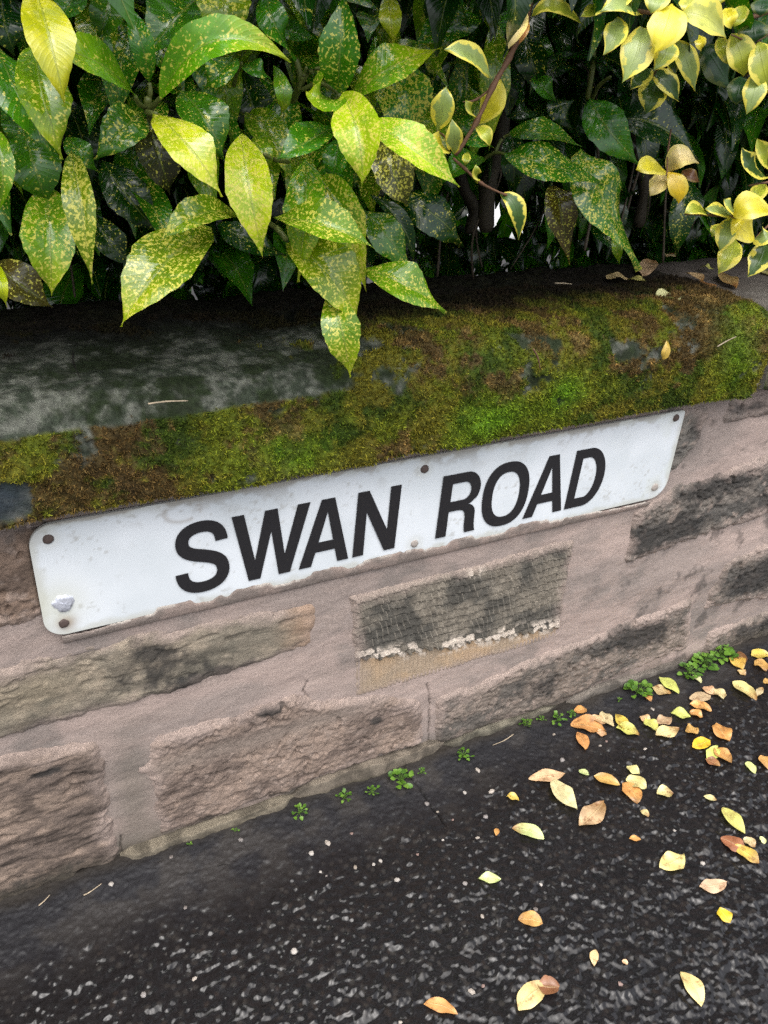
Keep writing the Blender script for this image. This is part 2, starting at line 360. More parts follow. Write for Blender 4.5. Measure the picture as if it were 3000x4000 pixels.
# ------------------------------------------------------------------ measured positions (metres)
AUCUBA = [
    ((-0.402, -0.1, 1.0549), (-0.4029, -0.15, 1.0236), (-0.3994, -0.16, 0.9829), 0.0286, 'yel', 0.25, 0.7),
    ((-0.4036, -0.07, 1.0191), (-0.4079, -0.115, 0.9833), (-0.3996, -0.12, 0.9424), 0.0326, 'ygr', 0.45, 0.8),
    ((-0.4283, -0.03, 1.0165), (-0.4201, -0.075, 0.9796), (-0.4003, -0.08, 0.9368), 0.0304, 'grn', 0.35, 0.7),
    ((-0.3314, -0.07, 0.9832), (-0.3685, -0.125, 1.0093), (-0.4038, -0.14, 1.0183), 0.034, 'ygr', 0.3, 0.6),
    ((-0.3148, -0.05, 0.9915), (-0.3221, -0.065, 1.0223), (-0.3266, -0.04, 1.0537), 0.0168, 'grn', 0.45, 0.5),
    ((-0.24, 0.02, 1.0623), (-0.2812, -0.02, 1.0395), (-0.3074, -0.02, 1.009), 0.0435, 'grn', 0.3, 0.9),
    ((-0.3141, -0.08, 0.9818), (-0.2788, -0.125, 1.0272), (-0.2178, -0.13, 1.0149), 0.0302, 'ygr', 0.45, 0.9),
    ((-0.2371, -0.02, 1.0692), (-0.2473, -0.05, 1.0486), (-0.2421, -0.04, 1.0264), 0.0388, 'ygr', 0.6, 0.5),
    ((-0.1924, 0.0, 1.0652), (-0.1949, -0.03, 1.0388), (-0.1701, -0.02, 1.0138), 0.0267, 'grn', 0.35, 0.8),
    ((-0.1692, 0.04, 1.0382), (-0.1595, 0.01, 1.0338), (-0.1359, 0.02, 1.0297), 0.0186, 'grn', 0.2, 0.5),
    ((-0.1416, -0.05, 0.988), (-0.1516, -0.075, 1.0262), (-0.1417, -0.06, 1.0665), 0.0315, 'grn', 0.5, 0.4),
    ((-0.1251, -0.04, 0.9826), (-0.0979, -0.07, 1.0114), (-0.0399, -0.06, 1.029), 0.0371, 'ygr', 0.5, 0.8),
    ((-0.1437, -0.05, 0.9792), (-0.1726, -0.085, 0.9856), (-0.1849, -0.08, 0.9904), 0.0327, 'ygr', 0.5, 0.6),
    ((-0.1508, -0.08, 0.9893), (-0.1541, -0.125, 0.9595), (-0.152, -0.13, 0.9188), 0.0363, 'yel', 0.7, 0.4),
    ((-0.1265, -0.09, 0.9689), (-0.1036, -0.135, 0.9493), (-0.0548, -0.14, 0.9188), 0.0341, 'yel', 0.75, 0.8),
    ((-0.0867, -0.03, 0.9545), (-0.0868, -0.065, 0.921), (-0.066, -0.06, 0.8858), 0.0375, 'brn', 0.7, 0.4),
    ((-0.0746, 0.0, 1.0018), (-0.0601, -0.03, 0.9818), (-0.0307, -0.02, 0.9492), 0.0481, 'grn', 0.85, 0.6),
    ((-0.1388, -0.04, 0.9584), (-0.1855, -0.085, 0.9508), (-0.2171, -0.09, 0.9374), 0.0311, 'grn', 0.35, 0.6),
    ((-0.3206, -0.08, 0.9714), (-0.3047, -0.13, 0.9515), (-0.2819, -0.14, 0.9158), 0.0341, 'yel', 0.65, 0.9),
    ((-0.2364, -0.05, 0.9523), (-0.244, -0.095, 0.9108), (-0.2351, -0.1, 0.8547), 0.0358, 'yel', 0.75, 0.5),
    ((-0.2155, -0.02, 0.9448), (-0.2153, -0.045, 0.934), (-0.207, -0.03, 0.9123), 0.0183, 'ygr', 0.4, 0.5),
    ((-0.2784, -0.01, 0.9838), (-0.2677, -0.05, 0.9635), (-0.2513, -0.05, 0.9311), 0.0387, 'grn', 0.35, 0.9),
    ((-0.3003, 0.03, 0.9588), (-0.2981, 0.005, 0.9258), (-0.2866, 0.02, 0.8895), 0.038, 'brd', 0.3, 0.3),
    ((-0.3182, -0.03, 0.9683), (-0.3432, -0.065, 0.9574), (-0.3693, -0.06, 0.9337), 0.0309, 'grn', 0.6, 0.8),
    ((-0.3816, -0.01, 0.9455), (-0.375, -0.04, 0.9364), (-0.3595, -0.03, 0.9195), 0.0188, 'grn', 0.35, 0.6),
    ((-0.3855, -0.06, 0.9409), (-0.389, -0.1, 0.9028), (-0.3882, -0.1, 0.8402), 0.0226, 'ygr', 0.75, 0.8),
    ((-0.4055, -0.03, 0.9093), (-0.4133, -0.07, 0.8717), (-0.4186, -0.07, 0.8237), 0.0382, 'ygr', 0.6, 0.8),
    ((-0.4166, -0.02, 0.952), (-0.4147, -0.05, 0.9273), (-0.4081, -0.04, 0.8937), 0.0384, 'grn', 0.3, 0.7),
    ((-0.4447, -0.05, 0.9587), (-0.4415, -0.08, 0.9321), (-0.4503, -0.07, 0.8937), 0.0164, 'ygr', 0.5, 0.8),
    ((-0.458, 0.02, 0.8353), (-0.4375, -0.01, 0.8203), (-0.4105, 0.0, 0.7939), 0.0319, 'brn', 0.4, 0.5),
    ((-0.4557, -0.04, 0.8476), (-0.4569, -0.07, 0.8376), (-0.4554, -0.06, 0.8151), 0.0098, 'yel', 0.3, 0.5),
    ((-0.3417, 0.06, 0.9165), (-0.3255, 0.025, 0.8858), (-0.2977, 0.03, 0.8504), 0.0358, 'dk', 0.3, 0.4),
    ((-0.3601, 0.04, 0.8724), (-0.3498, 0.01, 0.8489), (-0.3284, 0.02, 0.8248), 0.0257, 'dk', 0.5, 0.4),
    ((-0.2431, -0.06, 0.8833), (-0.2921, -0.1, 0.8948), (-0.3277, -0.1, 0.8731), 0.028, 'ygr', 0.65, 0.7),
    ((-0.2672, -0.05, 0.8718), (-0.3274, -0.1, 0.8524), (-0.3701, -0.11, 0.8053), 0.0525, 'ygr', 0.65, 0.9),
    ((-0.238, 0.03, 0.8586), (-0.212, 0.005, 0.8454), (-0.1654, 0.02, 0.8252), 0.0286, 'dk', 0.35, 0.8),
    ((-0.1694, -0.04, 0.931), (-0.1843, -0.075, 0.8851), (-0.1905, -0.07, 0.8207), 0.0372, 'ygr', 0.6, 0.7),
    ((-0.153, -0.03, 0.9125), (-0.1402, -0.065, 0.8794), (-0.1084, -0.06, 0.8021), 0.0363, 'ygr', 0.7, 0.5),
    ((-0.209, -0.06, 0.8814), (-0.1743, -0.11, 0.8813), (-0.1306, -0.12, 0.8614), 0.0352, 'ygr', 0.65, 1.1),
    ((-0.1936, -0.05, 0.8543), (-0.1643, -0.095, 0.8322), (-0.1352, -0.1, 0.7803), 0.0471, 'ygr', 0.6, 0.6),
    ((-0.1598, -0.08, 0.8085), (-0.1593, -0.115, 0.7803), (-0.1477, -0.11, 0.7293), 0.0331, 'ygr', 0.65, 0.5),
    ((-0.108, -0.05, 0.8253), (-0.0763, -0.09, 0.8144), (-0.0241, -0.09, 0.7833), 0.0393, 'ygr', 0.55, 0.8),
    ((-0.0893, 0.0, 0.8742), (-0.0722, -0.035, 0.8497), (-0.0348, -0.03, 0.8089), 0.0331, 'grn', 0.4, 0.6),
    ((-0.0643, 0.03, 0.8824), (-0.0347, 0.005, 0.8518), (-0.0078, 0.02, 0.8017), 0.0193, 'dk', 0.3, 0.5),
    ((-0.0212, 0.04, 0.877), (0.0149, 0.015, 0.8578), (0.0659, 0.03, 0.8195), 0.0423, 'dk', 0.5, 0.5),
    ((-0.1157, 0.0, 0.9445), (-0.1335, -0.03, 0.9271), (-0.134, -0.02, 0.8991), 0.0217, 'grn', 0.2, 0.4),
    ((-0.1866, 0.0, 1.0064), (-0.1858, -0.025, 0.9851), (-0.1833, -0.01, 0.963), 0.014, 'ygr', 0.3, 0.2),
    ((-0.1898, 0.08, 0.9975), (-0.1911, 0.05, 0.9663), (-0.1721, 0.06, 0.9324), 0.0373, 'dk', 0.3, 0.3),
    ((0.0602, 0.04, 1.0578), (0.0065, 0.01, 1.0474), (-0.0301, 0.02, 1.0286), 0.0366, 'grn', 0.45, 0.6),
    ((0.0744, 0.03, 1.0566), (0.0665, 0.005, 0.9988), (0.0789, 0.02, 0.9266), 0.0286, 'ygr', 0.5, 0.3),
    ((0.1738, 0.12, 1.0503), (0.1723, 0.09, 1.0151), (0.1969, 0.1, 0.9821), 0.0317, 'dk', 0.5, 0.3),
    ((0.1114, 0.03, 0.9436), (0.1325, -0.005, 0.9489), (0.1936, 0.0, 0.9343), 0.0339, 'grn', 0.45, 0.9),
    ((0.0928, 0.01, 0.9261), (0.1293, -0.03, 0.9193), (0.2121, -0.03, 0.898), 0.0428, 'grn', 0.55, 0.9),
    ((0.2429, 0.06, 0.9817), (0.2376, 0.01, 0.9512), (0.2928, 0.0, 0.9102), 0.0413, 'grn', 0.2, 0.6),
    ((0.3102, 0.08, 0.9545), (0.3448, 0.04, 0.9523), (0.4318, 0.04, 0.9089), 0.05, 'dk', 0.3, 0.8),
    ((0.2086, 0.02, 0.9297), (0.2189, -0.025, 0.8793), (0.3009, -0.03, 0.7933), 0.0621, 'grn', 0.65, 0.6),
    ((0.2023, 0.05, 0.8829), (0.1942, 0.02, 0.8557), (0.2309, 0.03, 0.7864), 0.0358, 'brn', 0.5, 0.5),
    ((0.4935, 0.12, 0.8778), (0.4706, 0.09, 0.8228), (0.4901, 0.1, 0.7656), 0.032, 'dk', 0.5, 0.3),
    ((0.147, 0.08, 0.9429), (0.1386, 0.055, 0.9099), (0.1564, 0.07, 0.8669), 0.0266, 'dk', 0.2, 0.7),
    ((0.1379, 0.08, 0.9581), (0.1497, 0.06, 0.9652), (0.1926, 0.08, 0.9613), 0.0206, 'dk', 0.3, 0.6),
    ((-0.0865, -0.03, 1.0717), (-0.0955, -0.06, 1.0498), (-0.0876, -0.05, 1.0281), 0.0178, 'yel', 0.5, 0.4),
    ((0.296, 0.03, 0.8269), (0.2815, 0.005, 0.8125), (0.3049, 0.02, 0.7855), 0.0126, 'ygr', 0.4, 0.4),
    ((0.2286, 0.11, 0.9772), (0.2189, 0.08, 0.9667), (0.2497, 0.09, 0.9422), 0.0315, 'dk', 0.4, 0.6),
    ((-0.3571, 0.0, 1.0583), (-0.3697, -0.035, 1.0449), (-0.3803, -0.03, 1.0323), 0.023, 'grn', 0.4, 0.7),
    ((-0.2278, -0.01, 1.0131), (-0.2504, -0.04, 1.0013), (-0.2638, -0.03, 0.9866), 0.0233, 'grn', 0.5, 0.6),
    ((-0.2171, 0.0, 1.0064), (-0.213, -0.03, 1.0036), (-0.1958, -0.02, 0.9969), 0.0156, 'grn', 0.4, 0.6),
    ((-0.4138, 0.03, 1.0516), (-0.4171, -0.005, 1.0291), (-0.4116, 0.0, 1.0052), 0.0309, 'dk', 0.3, 0.5),
    ((-0.3254, 0.03, 1.0588), (-0.3351, 0.0, 1.0398), (-0.3431, 0.01, 1.0203), 0.0255, 'grn', 0.3, 0.5),
    ((-0.0575, 0.02, 0.971), (-0.073, -0.01, 0.9566), (-0.0706, 0.0, 0.9335), 0.0282, 'grn', 0.6, 0.5),
    ((0.0105, 0.06, 1.0115), (0.0121, 0.035, 0.9976), (0.045, 0.05, 0.9778), 0.0311, 'dk', 0.3, 0.6),
    ((0.1816, 0.09, 1.0006), (0.172, 0.06, 0.9903), (0.1997, 0.07, 0.9763), 0.0219, 'grn', 0.1, 0.6),
    ((0.0142, -0.02, 0.9448), (0.0155, -0.05, 0.9462), (0.0465, -0.04, 0.9377), 0.0203, 'grn', 0.5, 0.9),
    ((0.0571, 0.0, 0.9246), (0.0141, -0.03, 0.9188), (-0.0026, -0.02, 0.9025), 0.0308, 'grn', 0.15, 1.2),
    ((0.059, 0.08, 1.0766), (0.0538, 0.05, 1.0658), (0.0773, 0.06, 1.0572), 0.0272, 'grn', 0.3, 0.6),
    ((-0.4173, 0.03, 0.9613), (-0.4147, 0.0, 0.9498), (-0.4141, 0.01, 0.9337), 0.0299, 'grn', 0.3, 0.7),
    ((-0.3824, 0.05, 0.8787), (-0.3779, 0.02, 0.8673), (-0.3642, 0.03, 0.8429), 0.0197, 'dk', 0.4, 0.5),
]
PRIVET = [
    ((0.0407, -0.085, 1.0591), (0.0543, -0.1005, 1.0684), (0.094, -0.1, 1.0521), 0.0133, 'yg', 0.6),
    ((0.0251, -0.095, 1.063), (0.007, -0.1105, 1.0487), (0.0014, -0.11, 1.0315), 0.0158, 'pe', 0.6),
    ((0.0336, -0.085, 1.0568), (0.0231, -0.1005, 1.0473), (0.0185, -0.1, 1.0349), 0.0075, 'or', 0.6),
    ((-0.0112, -0.105, 1.0076), (-0.0463, -0.1205, 1.026), (-0.0725, -0.12, 1.0291), 0.0195, 'cg', 0.6),
    ((-0.0585, -0.095, 0.9616), (-0.0633, -0.1105, 0.9831), (-0.0612, -0.11, 1.0005), 0.0195, 'cg', 0.6),
    ((-0.0379, -0.095, 0.9412), (-0.0489, -0.1105, 0.9578), (-0.0526, -0.11, 0.9731), 0.0147, 'cg', 0.6),
    ((-0.0118, -0.085, 0.9709), (-0.0278, -0.1005, 0.9805), (-0.0335, -0.1, 0.9884), 0.01, 'yg', 0.6),
    ((0.0095, -0.055, 0.9637), (0.0179, -0.0705, 0.9846), (0.0219, -0.07, 1.0061), 0.0218, 'ye', 0.6),
    ((-0.0588, -0.085, 0.9584), (-0.084, -0.1005, 0.9635), (-0.0991, -0.1, 0.962), 0.0111, 'ye', 0.6),
    ((-0.0398, -0.085, 0.9413), (-0.0592, -0.1005, 0.9506), (-0.072, -0.1, 0.9566), 0.0186, 'ye', 0.6),
    ((-0.0092, -0.085, 0.9635), (-0.0072, -0.1005, 0.9587), (-0.0014, -0.1, 0.9479), 0.0116, 'yg', 0.6),
    ((-0.016, -0.085, 0.9412), (-0.0266, -0.1005, 0.937), (-0.0271, -0.1, 0.9305), 0.0072, 'yg', 0.6),
    ((-0.0014, -0.085, 0.9114), (-0.0131, -0.1005, 0.9232), (-0.0145, -0.1, 0.9321), 0.0087, 'yg', 0.6),
    ((0.0287, -0.085, 0.8995), (0.0397, -0.1005, 0.8888), (0.0478, -0.1, 0.8552), 0.0172, 'gy', 0.6),
    ((0.1462, -0.115, 1.0666), (0.1079, -0.1305, 1.0726), (0.0833, -0.13, 1.0657), 0.0204, 'cg', 0.6),
    ((0.1402, -0.125, 1.0563), (0.1276, -0.1405, 1.0343), (0.1155, -0.14, 1.009), 0.0297, 'cg', 0.6),
    ((0.1166, -0.115, 1.0626), (0.1057, -0.1305, 1.0483), (0.0958, -0.13, 1.0311), 0.0196, 'cg', 0.6),
    ((0.1544, -0.145, 1.0763), (0.1388, -0.1605, 1.0563), (0.13, -0.16, 1.0343), 0.031, 'ye', 0.6),
    ((0.1699, -0.135, 1.0464), (0.1531, -0.1505, 1.0347), (0.1423, -0.15, 1.0213), 0.0209, 'cg', 0.6),
    ((0.1785, -0.135, 1.0699), (0.196, -0.1505, 1.0673), (0.2288, -0.15, 1.0514), 0.0287, 'cy', 0.6),
    ((0.1969, -0.115, 1.0468), (0.2023, -0.1305, 1.0294), (0.2231, -0.13, 1.0025), 0.0196, 'cg', 0.6),
    ((0.2112, -0.095, 1.0341), (0.2037, -0.1105, 1.0256), (0.2115, -0.11, 1.0166), 0.0118, 'gy', 0.6),
    ((0.2157, -0.065, 1.0197), (0.1913, -0.0805, 1.0113), (0.1797, -0.08, 0.9995), 0.0182, 'gy', 0.6),
    ((0.2355, -0.055, 1.0108), (0.221, -0.0705, 0.9947), (0.217, -0.07, 0.9753), 0.0276, 'gy', 0.6),
    ((0.2217, -0.065, 1.0155), (0.2293, -0.0805, 1.0079), (0.2525, -0.08, 0.9893), 0.021, 'gy', 0.6),
    ((0.1171, -0.095, 1.0713), (0.0907, -0.1105, 1.0659), (0.0776, -0.11, 1.061), 0.012, 'yg', 0.6),
    ((0.2553, -0.115, 1.0777), (0.2459, -0.1305, 1.0686), (0.253, -0.13, 1.06), 0.0143, 'ye', 0.6),
    ((0.2906, -0.095, 1.0563), (0.2966, -0.1105, 1.0369), (0.3073, -0.11, 1.0164), 0.0269, 'yg', 0.6),
    ((0.3121, -0.115, 1.0505), (0.3108, -0.1305, 1.0277), (0.3312, -0.13, 1.0029), 0.0268, 'yg', 0.6),
    ((0.3188, -0.115, 1.0248), (0.3065, -0.1305, 1.0036), (0.3026, -0.13, 0.9818), 0.021, 'cg', 0.6),
    ((0.3195, -0.095, 1.0705), (0.3075, -0.1105, 1.0583), (0.3131, -0.11, 1.0465), 0.028, 'dg', 0.6),
    ((0.3034, -0.115, 1.0895), (0.2873, -0.1305, 1.0802), (0.2888, -0.13, 1.0717), 0.0187, 'dg', 0.6),
    ((0.3145, -0.035, 1.0453), (0.3269, -0.0505, 1.0257), (0.3587, -0.05, 1.0017), 0.0328, 'dg', 0.6),
    ((0.2261, -0.115, 1.0531), (0.2147, -0.1305, 1.0459), (0.2191, -0.13, 1.0388), 0.0097, 'ye', 0.6),
    ((0.3426, -0.075, 1.0161), (0.3262, -0.0905, 1.0024), (0.3273, -0.09, 0.9879), 0.0219, 'dg', 0.6),
    ((0.2941, -0.075, 1.0526), (0.2919, -0.0905, 1.0399), (0.3066, -0.09, 1.0269), 0.0161, 'yg', 0.6),
    ((0.2109, -0.115, 1.088), (0.1915, -0.1305, 1.0773), (0.1876, -0.13, 1.0675), 0.0201, 'cy', 0.6),
    ((0.1565, -0.125, 1.0884), (0.1384, -0.1405, 1.0772), (0.1347, -0.14, 1.0668), 0.0215, 'cg', 0.6),
    ((0.301, -0.095, 1.0831), (0.2802, -0.1105, 1.0719), (0.2763, -0.11, 1.0614), 0.0143, 'yg', 0.6),
    ((0.2514, -0.095, 1.0924), (0.2421, -0.1105, 1.0829), (0.2488, -0.11, 1.0743), 0.0209, 'cy', 0.6),
    ((0.1322, -0.105, 1.0851), (0.1141, -0.1205, 1.0765), (0.1095, -0.12, 1.0689), 0.0173, 'yg', 0.6),
    ((0.2803, -0.055, 0.9135), (0.2382, -0.0705, 0.9219), (0.2182, -0.07, 0.9192), 0.0242, 'ye', 0.6),
    ((0.3006, -0.035, 0.908), (0.2756, -0.0505, 0.8982), (0.2662, -0.05, 0.8856), 0.0198, 'pe', 0.6),
    ((0.281, -0.055, 0.9135), (0.2883, -0.0705, 0.8984), (0.2941, -0.07, 0.8789), 0.0204, 'or2', 0.6),
    ((0.2925, -0.045, 0.911), (0.2906, -0.0605, 0.9311), (0.3244, -0.06, 0.9231), 0.0256, 'pe', 0.6),
    ((0.3249, -0.035, 0.9116), (0.3255, -0.0505, 0.9074), (0.3427, -0.05, 0.9004), 0.0139, 'br', 0.6),
    ((0.4137, -0.085, 0.9099), (0.3646, -0.1005, 0.9247), (0.3433, -0.1, 0.9457), 0.0257, 'gy', 0.6),
    ((0.4518, -0.055, 0.9114), (0.4151, -0.0705, 0.933), (0.3982, -0.07, 0.9513), 0.0239, 'yg', 0.6),
    ((0.4363, -0.065, 0.8996), (0.4119, -0.0805, 0.89), (0.4066, -0.08, 0.8773), 0.0177, 'yg', 0.6),
    ((0.3322, -0.085, 0.8678), (0.2937, -0.1005, 0.8792), (0.2766, -0.1, 0.8753), 0.0193, 'yg', 0.6),
    ((0.3755, -0.085, 0.8654), (0.3314, -0.1005, 0.8766), (0.308, -0.1, 0.8794), 0.0197, 'cg', 0.6),
    ((0.3708, -0.095, 0.8683), (0.3378, -0.1105, 0.8822), (0.3236, -0.11, 0.892), 0.0176, 'cg', 0.6),
    ((0.3395, -0.115, 0.8726), (0.3483, -0.1305, 0.8868), (0.3922, -0.13, 0.8762), 0.0308, 'ye', 0.6),
    ((0.3758, -0.085, 0.8645), (0.3526, -0.1005, 0.8491), (0.3484, -0.1, 0.8278), 0.0238, 'cg', 0.6),
    ((0.3647, -0.095, 0.8658), (0.3697, -0.1105, 0.8549), (0.3938, -0.11, 0.8396), 0.0265, 'ye', 0.6),
    ((0.4132, -0.065, 0.8316), (0.39, -0.0805, 0.8147), (0.3785, -0.08, 0.7938), 0.0249, 'yg', 0.6),
    ((0.4414, -0.085, 0.8308), (0.4235, -0.1005, 0.8146), (0.4091, -0.1, 0.7927), 0.0263, 'gy', 0.6),
    ((0.3924, -0.055, 0.8504), (0.3678, -0.0705, 0.8466), (0.3612, -0.07, 0.8388), 0.0144, 'yg', 0.6),
    ((0.4216, -0.085, 0.837), (0.4182, -0.1005, 0.8433), (0.4344, -0.1, 0.8453), 0.023, 'cg', 0.6),
]
PRIVET_BRANCHES = [
    ([(0.0567, -0.06, 1.0842), (0.0369, -0.08, 1.055), (0.0166, -0.09, 1.0239), (0.0018, -0.09, 0.9991), (-0.0125, -0.09, 0.9688), (-0.0294, -0.085, 0.9377)], 0.0032),
    ([(-0.0318, -0.085, 0.935), (-0.0173, -0.085, 0.9252), (0.0004, -0.09, 0.9122), (0.03, -0.09, 0.9008), (0.0554, -0.09, 0.8955)], 0.0016),
    ([(0.0031, -0.088, 0.999), (-0.0118, -0.085, 0.9875), (-0.0271, -0.085, 0.9852)], 0.0012),
    ([(-0.0294, -0.085, 0.9377), (-0.0445, -0.09, 0.9533), (-0.0613, -0.1, 0.9615)], 0.0012),
    ([(0.3859, -0.06, 1.0831), (0.2921, -0.09, 1.0669), (0.2074, -0.11, 1.0661), (0.1613, -0.12, 1.0678), (0.1233, -0.12, 1.0696)], 0.0028),
    ([(0.2074, -0.11, 1.0661), (0.2077, -0.1, 1.0456), (0.2118, -0.08, 1.0194), (0.2165, -0.07, 1.0124)], 0.0016),
    ([(0.3705, -0.08, 1.065), (0.3219, -0.1, 1.0504), (0.2753, -0.11, 1.0551)], 0.0016),
    ([(0.3219, -0.1, 1.0504), (0.3235, -0.11, 1.0269), (0.3206, -0.1, 1.0172)], 0.0014),
    ([(0.3266, 0.0, 0.9527), (0.2901, -0.04, 0.9346), (0.2767, -0.06, 0.9097)], 0.0012),
    ([(0.4618, -0.06, 0.8996), (0.4116, -0.085, 0.9033), (0.3927, -0.08, 0.8997)], 0.0016),
    ([(0.4808, -0.06, 0.8537), (0.4227, -0.085, 0.8341), (0.4358, -0.09, 0.8288)], 0.0014),
    ([(0.4784, -0.06, 0.8596), (0.3712, -0.095, 0.8672), (0.328, -0.095, 0.8704), (0.288, -0.09, 0.8722)], 0.0018),
]
AUCUBA_STEMS = [
    ([(-0.2776, 0.06, 0.9308), (-0.303, 0.0, 0.9579), (-0.3153, -0.04, 0.9711), (-0.3167, -0.05, 0.9809)], 0.004),
    ([(-0.3153, -0.04, 0.9711), (-0.3271, -0.06, 0.9764), (-0.3314, -0.07, 0.9832)], 0.0022),
    ([(-0.3161, -0.045, 0.9752), (-0.3145, -0.05, 0.9845), (-0.3147, -0.05, 0.9923)], 0.0022),
    ([(-0.3165, -0.045, 0.9698), (-0.3147, -0.065, 0.977), (-0.312, -0.08, 0.9844)], 0.0024),
    ([(-0.3186, -0.045, 0.9689), (-0.3203, -0.07, 0.9708), (-0.3169, -0.08, 0.9711)], 0.0024),
    ([(-0.1475, 0.06, 0.9616), (-0.157, 0.01, 0.9868), (-0.1586, 0.0, 0.9955), (-0.1638, 0.0, 1.013)], 0.0035),
    ([(-0.1586, 0.0, 0.9896), (-0.1532, -0.01, 1.0022), (-0.1432, -0.02, 1.007)], 0.002),
    ([(-0.1586, 0.0, 0.9856), (-0.1477, -0.02, 0.9933), (-0.1416, -0.05, 0.988)], 0.0022),
    ([(-0.1416, -0.05, 0.988), (-0.1343, -0.05, 0.9803), (-0.1132, -0.04, 0.9877)], 0.0025),
    ([(-0.161, 0.0, 0.9855), (-0.1602, -0.01, 0.9981), (-0.1608, -0.02, 1.0065)], 0.002),
    ([(-0.1706, 0.0, 0.9211), (-0.1999, -0.04, 0.9292), (-0.2148, -0.05, 0.9357)], 0.0022),
    ([(-0.1848, -0.03, 0.8517), (-0.1909, -0.02, 0.8612), (-0.1935, 0.0, 0.864), (-0.1978, 0.03, 0.8721)], 0.003),
    ([(-0.3046, 0.02, 0.936), (-0.2938, 0.02, 0.9339), (-0.3151, 0.01, 0.9392)], 0.0018),
    ([(-0.2156, 0.04, 0.9751), (-0.2166, 0.02, 0.9946), (-0.2171, 0.0, 1.0073)], 0.0022),
    ([(-0.0776, 0.0, 1.0058), (-0.1038, -0.03, 0.9871), (-0.1275, -0.045, 0.98)], 0.003),
    ([(0.0919, 0.05, 0.9136), (0.0936, 0.03, 0.9239), (0.0962, 0.01, 0.9246)], 0.002),
    ([(0.1003, 0.04, 0.9225), (0.1078, 0.04, 0.9374), (0.1123, 0.03, 0.9441)], 0.002),
    ([(0.2724, 0.1, 0.9762), (0.2722, 0.1, 1.0102), (0.2862, 0.12, 1.0353)], 0.0035),
    ([(0.2798, 0.1, 0.9763), (0.2708, 0.08, 0.9935), (0.2697, 0.06, 1.0051)], 0.0025),
    ([(0.2072, 0.2, 0.795), (0.2024, 0.2, 0.8582), (0.2147, 0.2, 0.9061), (0.2119, 0.2, 0.9748), (0.2089, 0.2, 1.0419)], 0.012),
    ([(0.2317, 0.28, 0.7737), (0.2353, 0.28, 0.8111), (0.2107, 0.28, 0.8448), (0.1876, 0.28, 0.9081)], 0.01),
    ([(0.5336, 0.24, 0.7796), (0.5305, 0.24, 0.8445), (0.4882, 0.24, 0.913), (0.476, 0.22, 1.0089)], 0.011),
]
COPING_LEAVES = [
    ((0.4355, 0.0664), (0.4787, 0.0576), 0.0418, 'pg', 'pale green flat leaf lying alone on the mossy coping top near its front edge'),
    ((0.3991, 0.1254), (0.3551, 0.0441), 0.0133, 'tan', 'cream and brown narrow leaf slanting on the coping left of the pale green one'),
    ((0.4743, 0.1772), (0.4917, 0.1544), 0.0273, 'yg', 'yellowish leaf lying in front of the curled tan leaf on the coping'),
    ((0.5101, 0.1848), (0.607, 0.2595), 0.0318, 'tan', 'curled tan leaf standing up under the long hanging speckled leaf on the coping'),
    ((0.4405, 0.1919), (0.4743, 0.1772), 0.035, 'tan', 'thin tan leaf left of the curled tan leaf on the coping'),
    ((0.6027, 0.1779), (0.5859, 0.1274), 0.0247, 'pe', 'pale pointed leaf touching the brown leaf at the right of the coping top'),
    ((0.5654, 0.1205), (0.5955, 0.1053), 0.032, 'br', 'brown leaf touching a pale pointed one at the right of the coping top'),
    ((0.6656, 0.1658), (0.6161, 0.086), 0.0298, 'ol', 'olive brown leaf below the lowest yellow privet sprig on the coping'),
    ((0.5459, 0.0508), (0.5772, 0.047), 0.0299, 'pe', 'pale tan oval leaf on the coping right of the flat pale green leaf'),
    ((0.659, 0.2062), (0.6739, 0.1898), 0.021, 'yg', 'small dull yellow leaf farthest back on the right of the coping'),
    ((0.2349, 0.1565), (0.2686, 0.1669), 0.0226, 'yg', 'small cream leaf on dark moss right of the lowest speckled leaf tip'),
    ((0.1142, 0.1361), (0.1218, 0.115), 0.0213, 'tan', 'tan leaf scrap touching the tip of a speckled leaf on the coping'),
    ((0.6548, 0.281), (0.6836, 0.2964), 0.0194, 'pe', 'tiny pale leaf in the shade under the hedge at the back of the coping'),
    ((0.2099, 0.1372), (0.2233, 0.1405), 0.0131, 'pe', 'tiny pale leaf scrap on dark moss left of centre on the coping'),
    ((0.7603, 0.1642), (0.7381, 0.1211), 0.0202, 'yg', 'dull yellow leaf at the right edge of the picture on the coping'),
]
